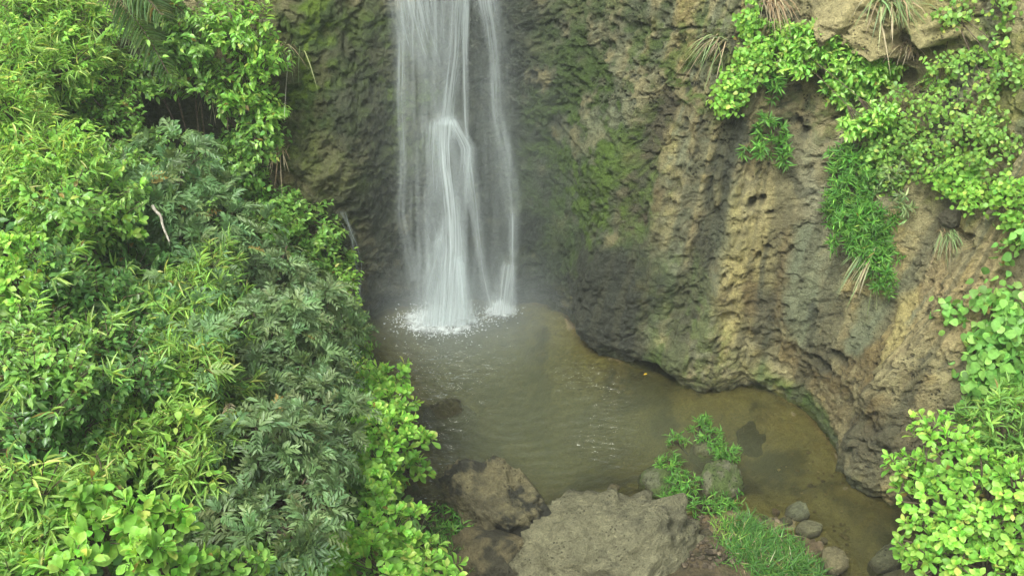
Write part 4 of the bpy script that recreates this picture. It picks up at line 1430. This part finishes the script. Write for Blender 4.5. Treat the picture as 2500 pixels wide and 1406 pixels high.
# --- plants hanging on the right cliff
CB = 'plants hanging on the right cliff'
plant('shrub', 'shrub', 'lime leaved shrub hanging under the pale ledge', 'twig', 'lime', [(1960, 40, 55, 40), (1990, 110, 80, 45), (2060, 130, 70, 50), (2050, 200, 70, 40), (2110, 230, 70, 45), (2140, 290, 60, 35), (1940, 90, 50, 40), (2000, 180, 60, 40), (2085, 175, 75, 50), (2180, 310, 50, 35)], 1.5, 1.9, 1.1, CB, where='cliff', singles=120)
plant('creeper', 'creeper', 'light green creeper left of the lime shrub on the cliff', 'round', 'bright', [(1840, 60, 25, 45), (1820, 130, 45, 45), (1800, 200, 40, 45), (1785, 250, 35, 25)], .5, .9, .75, CB, where='cliff')
plant('creeper', 'creeper', 'leafy creeper mass spreading over the upper right slope', 'round', 'creep', [(2200, 290, 50, 50), (2250, 350, 50, 50), (2180, 360, 45, 45), (2330, 280, 60, 40), (2400, 320, 70, 60), (2330, 370, 60, 50), (2450, 400, 60, 60), (2290, 430, 40, 40)], .5, .34, .68, CB, where='cliff', singles=60)
plant('creeper', 'creeper', 'green creeper cushion just above the dark round boulder', 'round', 'bright', [(2370, 440, 60, 50), (2420, 490, 50, 32), (2320, 445, 32, 30), (2460, 480, 50, 50), (2480, 540, 30, 30)], .5, .6, .75, CB, where='cliff', singles=40)
plant('creeper', 'creeper', 'thin creeper dotted over the earth at the top right corner', 'round', 'creep', [(2330, 45, 45, 40), (2450, 20, 35, 35), (2480, 200, 40, 50), (2380, 140, 60, 35), (2300, 180, 40, 40), (2440, 120, 40, 40), (2420, 230, 60, 35)], .25, .35, .75, CB, where='cliff')
plant('creeper', 'creeper', 'small pale creeper draped below the lime shrub', 'round', 'creep', [(2150, 330, 40, 40), (2160, 400, 40, 45), (2200, 440, 40, 40)], .4, .55, .75, CB, where='cliff')
plant('grass_clump', 'grass', 'big bright green leafy grass clump hanging on the cliff', 'blade', 'grass', [(2095, 415, 52, 45), (2100, 475, 62, 55), (2122, 540, 72, 58), (2135, 600, 60, 48), (2160, 645, 42, 46), (2172, 690, 24, 34), (2070, 520, 34, 44)], .6, 1.25, 1.1, CB, where='cliff')
plant('grass_clump', 'grass', 'dull grassy fringe beside the big grass clump', 'blade', 'sedge', [(2190, 450, 40, 50), (2210, 500, 25, 30)], .4, .7, 1.2, CB, where='cliff')
plant('grass_clump', 'grass', 'sparse green grass on the cliff below the light creeper', 'blade', 'grass', [(1870, 330, 40, 45), (1850, 370, 40, 25), (1885, 220, 22, 50), (1920, 390, 22, 35)], .35, .6, 1.2, CB, where='cliff')

# --- herbs by the water
WB = 'herbs and grass by the stream'
plant('herb', 'herb', 'green herbs on the top of the islet in the stream', 'blade', 'grass', [(1710, 1035, 30, 22), (1735, 1070, 36, 24), (1770, 1105, 40, 24), (1650, 1075, 24, 16)], .12, .8, .95, WB, where='z')
plant('herb', 'herb', 'herbs in front of the grey green rock, lower end of the islet', 'blade', 'grass', [(1635, 1130, 40, 24), (1665, 1180, 40, 28), (1720, 1232, 50, 18), (1785, 1222, 32, 18), (1650, 1205, 36, 22)], .10, .85, .95, WB, where='z')
plant('herb', 'herb', 'dark weedy herbs between the largest lime shrub and the brown boulder', 'blade', 'grass', [(1095, 1260, 40, 35), (1120, 1310, 35, 30), (1080, 1320, 40, 40)], .12, .6, 1.1, WB, where='z')


# --- grasses made of arching blades
def blades(name, label, spots, n, length, width, pal, outv, droop, spread, group, dry=0.0, seed=1, part='blade_tuft', g_spread=.5):
    g = np.random.default_rng(seed)
    base = np.concatenate([b + g.normal(0, 1, (n, 3)) * np.array(r) for b, r in spots])
    m = len(base)
    if outv is None:
        base[:, 2] = ground_h(base[:, 0], base[:, 1], False) - .01
        base[:, 2] = np.maximum(base[:, 2], -.03)
        d0 = norm(UP + g.normal(0, g_spread, (m, 3)) * np.array([1, 1, .2]))
    else:
        d0 = norm(np.array(outv) + g.normal(0, spread, (m, 3)))
    L_ = length * g.uniform(.55, 1.15, m)
    st = np.array([0, .3, .6, .85, 1.0])
    wd = np.array([.8, 1, .75, .4, 0]) * width
    az = norm(d0 * np.array([1, 1, .1]) + g.normal(0, .2, (m, 3)))
    sv = norm(np.cross(d0, UP + g.normal(0, .3, (m, 3))))
    ctr = base[:, None, :] + d0[:, None, :] * (L_[:, None] * st)[..., None] + az[:, None, :] * (.25 * L_[:, None] * st ** 2)[..., None] - UP * (droop * L_[:, None] * st ** 2)[..., None]
    Lf = ctr - sv[:, None, :] * (wd * .5)[None, :, None]
    Rt = ctr + sv[:, None, :] * (wd * .5)[None, :, None]
    V = np.stack([Lf, Rt], 2).reshape(m, 10, 3)
    q = np.array([(0, 1, 3, 2), (2, 3, 5, 4), (4, 5, 7, 6), (6, 7, 9, 8)])
    F = (q[None] + (np.arange(m) * 10)[:, None, None]).reshape(-1, 4)
    c = colours(pal, m, g, .25)
    if dry:
        k = g.random(m) < dry
        c[k] = colours('dry', int(k.sum()), g, .3)
    top = empty(name, base.mean(0))
    o = mesh_from('grass_blades', V.reshape(-1, 3) - base.mean(0), F, M_LEAF, top, cols=np.repeat(c[:, None], 10, 1).reshape(-1, 3))
    o['kind'] = 'stuff'
    k2 = g.permutation(m)[:14]
    tubes = [tube(ctr[j][:4] - base.mean(0), [.004, .003, .0025, .002], 4) for j in k2]
    Vt, Ft = join(tubes)
    mesh_from('stem', Vt, Ft, M_BARK, top)
    tag(top, label, 'grass', group)
    return top


def gz(px, py, z=.05):
    return on_z(px, py, z)


blades('grass_clump', 'thick green grass clump on the near shore', [(gz(1820, 1300), (.09, .10, 0)), (gz(1880, 1330), (.14, .13, 0)), (gz(1930, 1370), (.14, .13, 0)), (gz(1850, 1390), (.16, .14, 0)), (gz(1960, 1400), (.12, .1, 0)), (gz(1830, 1350), (.12, .1, 0)), (gz(1900, 1430), (.15, .14, 0))], 360, .22, .011, 'sward', None, .35, 0, WB, .03, 3, g_spread=.75)
blades('grass_clump', 'thin grass at the bottom edge beside the low dark boulder', [(gz(1100, 1390), (.15, .12, 0)), (gz(1060, 1330), (.12, .12, 0))], 160, .2, .009, 'grass', None, .35, 0, WB, .1, 4)
blades('grass_clump', 'wispy grass left of the thick grass clump', [(gz(1775, 1330), (.06, .06, 0)), (gz(1760, 1290), (.05, .05, 0))], 70, .16, .009, 'bright', None, .3, 0, WB, .05, 5)


def hang(px, py, name, label, n, length, width, pal, dry, seed, r=.06, drp=1.0):
    q, nn = on_cliff(px, py)
    return blades(name, label, [(q + nn * .03, (r, r * .5, r * .4))], n, length, width, pal, nn * .75 + UP * .15, drp, .3, CB, dry, seed)


hang(2160, 10, 'grass_tuft', 'long strap leaved grass tuft hanging over the pale ledge, half withered', 120, .62, .022, 'sedge', .35, 11, .09, 1.05)
hang(1880, 2, 'grass_tuft', 'withered grass tuft at the top edge right of the pitted rock', 70, .34, .014, 'dry', .5, 12)
hang(1755, 95, 'grass_tuft', 'brownish grass tuft on the pitted rock left of the light creeper', 60, .36, .012, 'sedge', .5, 13)
hang(2145, 600, 'grass_tuft', 'pale strap grass trailing from the foot of the big grass clump', 70, .48, .016, 'sedge', .15, 14, .05)
hang(2310, 570, 'grass_tuft', 'thin pale grass tuft beneath the round boulder', 50, .34, .011, 'sedge', .3, 15, .04)
hang(2215, 120, 'grass_tuft', 'short dry tuft under the pale ledge tip', 40, .28, .012, 'dry', .4, 16, .05)
hang(685, 360, 'grass_tuft', 'withered straw tuft on the mossy rock edge', 60, .3, .012, 'dry', .6, 17, .05)
hang(690, 120, 'grass_tuft', 'pale grass leaning out over the mossy rock near the top', 60, .5, .013, 'sedge', .4, 18, .08)
hang(560, 190, 'grass_tuft', 'dry brown grass hanging among the drooping shrubs', 90, .5, .013, 'dry', .4, 19, .12)


# --- fronds
def frond(name, label, cat, root, dirv, length, npair, leaflet, pal, seed, droop=.5, group=None, wl=.16, n_fronds=1, fan=.3):
    g = np.random.default_rng(seed)
    root = np.array(root, float)
    top = empty(name, root)
    for f in range(n_fronds):
        d0 = norm(np.array(dirv) + g.normal(0, fan if n_fronds > 1 else 0, 3))
        sv = norm(np.cross(d0, UP))
        nn = np.cross(sv, d0)
        tt = np.linspace(0, 1, npair)
        ctr = d0[None] * (length * tt)[:, None] - UP * (droop * length * tt ** 2)[:, None]
        Lv = Leaves()
        tn = norm(np.gradient(ctr, axis=0))
        for sgn in (-1, 1):
            d = tn * .5 + sgn * sv * .85 - UP * .15 + g.normal(0, .06, (npair, 3))
            l = leaflet * (np.sin(np.pi * (tt * .85 + .12)) * .75 + .25) * g.uniform(.85, 1.1, npair)
            Lv.add(ctr, d, np.tile(nn, (npair, 1)), l, l * wl, colours(pal, npair, g, .1, .1))
        V, F = tube(ctr[::max(1, npair // 6)], .006, 4)
        st = mesh_from('stalk', V, F, M_BARK, top)
        o = leaves_mesh('fronds', Lv.arrays(), 'lance', M_LEAF, top, np.zeros(3))
        o['kind'] = 'stuff'
    tag(top, label, cat, group)
    return top


frond('palm_frond', 'dark grey green palm fronds hanging at the top edge of the bank', 'palm frond', bank_hit(250, -40, .8), (.55, -.3, .1), 1.0, 40, .42, 'slate', 31, .75, None, .06, 3, .25)
frond('fern', 'pale fern frond in front of the grey feathery shrub', 'fern', bank_hit(520, 470, 1.1), (0, -.5, .1), .36, 14, .11, 'straw', 32, .5)
frond('fern', 'withered pinkish fern beside the tall bamboo column', 'fern', bank_hit(560, 985, 1.3), (.1, -.5, .1), .34, 14, .10, 'dry', 33, .6)
q, nn = on_cliff(2400, 385)
frond('fern', 'light green fern hanging among the creepers at the right edge', 'fern', q + nn * .2, nn * .5 + UP * .1, .42, 16, .10, 'straw', 34, .9, None, .2, 4, .35)
q, nn = on_cliff(2300, 190)
frond('fern', 'small fern on the earth slope right of the pale ledge', 'fern', q + nn * .1, nn * .5 + UP * .1, .28, 12, .07, 'creep', 35, .9, None, .2, 3, .35)


# --- bare twigs and roots
def twig(label, pts, r0, mat, where='cliff', off=.05, name='dead_branch'):
    P_ = []
    for (px, py) in pts:
        if where == 'cliff':
            q, nn = on_cliff(px, py)
            P_.append(q + nn * off)
        else:
            P_.append(bank_hit(px, py, off))
    P_ = np.array(P_)
    k = np.linspace(0, len(P_) - 1, len(P_) * 5)
    c = np.stack([np.interp(k, np.arange(len(P_)), P_[:, i]) for i in range(3)], 1)
    c += .008 * np.stack([fbm(c * 9 + i * 7, 2, 60 + i) for i in range(3)], 1)
    V, F = tube(c, np.linspace(r0, r0 * .5, len(c)), 5)
    o = mesh_from(name, V - c[0], F, mat)
    o.location = c[0]
    tag(o, label, 'branch')


twig('pale grey dead branch sticking out of the feathery shrub', [(372, 502), (392, 530), (402, 562), (415, 590)], .018, M_DEAD, 'bank', 1.35)
twig('thin pale twig crossing the top of the drooping shrub', [(385, 70), (410, 68), (440, 75)], .007, M_DEAD, 'bank', 1.1)
twig('thin hanging root left of the lime cliff shrub', [(1836, 140), (1834, 190), (1838, 235)], .008, M_DEAD)
twig('long bare root hanging above the upper right creepers', [(2295, 140), (2290, 200), (2285, 255)], .009, M_DEAD)
twig('crooked bare root between the creeper mass and the grass clump', [(2300, 260), (2280, 320), (2270, 340), (2262, 390), (2248, 440)], .009, M_BARK)
twig('twin root dangling below the lime cliff shrub', [(2170, 300), (2172, 350), (2180, 395)], .008, M_DEAD)
twig('short twig jutting from the light creeper', [(1865, 152), (1885, 142), (1905, 134)], .007, M_DEAD, off=.15)

# ------------------------------------------------------------------ spray hanging in the air round the fall
def mist(name, label, c, r, dens):
    bm = bmesh.new()
    bmesh.ops.create_icosphere(bm, subdivisions=4, radius=1)
    V = np.array([v.co for v in bm.verts]) * np.array(r)
    F = np.array([[v.index for v in f.verts] for f in bm.faces], np.int32)
    bm.free()
    m, N, L = new_mat(name)
    out = nd(N, 'ShaderNodeOutputMaterial')
    pv = nd(N, 'ShaderNodeVolumePrincipled')
    pv.inputs['Color'].default_value = (.88, .95, .95, 1)
    tc = nd(N, 'ShaderNodeTexCoord')
    mp = nd(N, 'ShaderNodeMapping')
    mp.inputs['Scale'].default_value = (1 / r[0], 1 / r[1], 1 / r[2])
    L.new(tc.outputs['Object'], mp.inputs['Vector'])
    le = nd(N, 'ShaderNodeVectorMath', operation='LENGTH')
    L.new(mp.outputs[0], le.inputs[0])
    mr = nd(N, 'ShaderNodeMapRange')
    mr.interpolation_type = 'SMOOTHSTEP'
    mr.inputs['From Min'].default_value = 1.0
    mr.inputs['From Max'].default_value = 0.0
    mr.inputs['To Max'].default_value = dens
    L.new(le.outputs['Value'], mr.inputs['Value'])
    L.new(mr.outputs[0], pv.inputs['Density'])
    L.new(pv.outputs[0], out.inputs['Volume'])
    o = mesh_from(name, V, F, m)
    o.location = c
    tag(o, label, 'mist', kind='stuff')


mist('mist', 'pale mist hanging along the fall', (-.55, -.7, 2.2), (1.9, 1.1, 4.2), .10)
mist('mist', 'pale spray cloud low over the foot of the fall', (-.6, -1.0, .2), (2.1, 1.6, 1.3), .30)

# ------------------------------------------------------------------ damp air over the whole gorge
bm = bmesh.new()
bmesh.ops.create_cube(bm, size=1)
V = np.array([v.co for v in bm.verts]) * np.array([140, 130, 16]) + np.array([0, -15, 5.2])
F = np.array([[v.index for v in f.verts] for f in bm.faces], np.int32)
bm.free()
m, N, L = new_mat('haze')
out = nd(N, 'ShaderNodeOutputMaterial')
pv = nd(N, 'ShaderNodeVolumePrincipled')
pv.inputs['Color'].default_value = (.92, .96, .95, 1)
pv.inputs['Density'].default_value = 0.0017
L.new(pv.outputs[0], out.inputs['Volume'])
hz = mesh_from('haze', V, F, m, smooth=False)
tag(hz, 'thin pale damp air filling the gorge', 'haze', kind='stuff')

# ------------------------------------------------------------------ loose stones and a leaf
g = np.random.default_rng(321)
for i, (px, py, r_, lab) in enumerate([
        (1700, 1285, .055, 'small tan pebble beside the shoulder stone on the near shore'), (1742, 1362, .07, 'pale loose stone between the dark shore stone and the grass'),
        (1690, 1400, .08, 'tan loose stone at the bottom edge against the boulder'), (2012, 1318, .045, 'small pebble between the long pale stone and the smooth tan stone'),
        (1868, 1262, .04, 'little stone at the upper edge of the grass clump by the stream'), (1500, 1190, .07, 'small brown rock in the shallows above the big boulder'),
        (1420, 1215, .08, 'wet brown rock in the shallows between the two boulders')]):
    rock('stone', px, py, .015, r_, r_ * .8, r_ * .6, 200 + i, (0.22, 0.175, 0.115), (0.17, 0.135, 0.085), lab, rot=40 * i, sub=3, rough=.2, dark=.2)
ico = bmesh.new()
bmesh.ops.create_icosphere(ico, subdivisions=1, radius=1)
IV = np.array([v.co for v in ico.verts])
IF = np.array([[v.index for v in f.verts] for f in ico.faces], np.int32)
ico.free()
gp = np.concatenate([np.stack([g.uniform(a, b, n), g.uniform(c, d, n)], 1) for a, b, c, d, n in
                     [(1640, 1800, 1255, 1420, 420), (1850, 2080, 1250, 1400, 160), (1030, 1130, 1200, 1400, 160), (1900, 2100, 1060, 1240, 60)]])
gw = np.array([on_z(a, b, .03) for a, b in gp])
gw[:, 2] = ground_h(gw[:, 0], gw[:, 1]) + .01
gr = np.clip(np.exp(g.normal(-4.1, .45, len(gw))), .006, .045)
V = gw[:, None, :] + IV[None] * gr[:, None, None] * np.array([1, .8, .6]) * g.uniform(.7, 1.25, (len(gw), len(IV), 1))
F = (IF[None] + (np.arange(len(gw)) * len(IV))[:, None, None]).reshape(-1, 3)
gc = np.array((.20, .155, .10)) * np.exp(g.normal(0, .35, (len(gw), 1)))
o = mesh_from('gravel', V.reshape(-1, 3), F, M_BOULDER, cols=np.repeat(gc[:, None], len(IV), 1).reshape(-1, 3), attrs={'wet': np.full(V.shape[0] * V.shape[1], .2), 'pit': np.zeros(V.shape[0] * V.shape[1])})
tag(o, 'loose pebbles and grit on the near shore', 'gravel', kind='stuff')
q = on_z(1580, 912, .03)
TV, TF = TEMPL['ovate']
o = mesh_from('fallen_leaf', TV * np.array([.03, .055, .055]), TF, M_LEAF, cols=np.tile((.75, .5, .05), (len(TV), 1)))
o.location = q
o.rotation_euler = (0, 0, 1.9)
tag(o, 'single yellow leaf floating under the cliff notch', 'leaf')
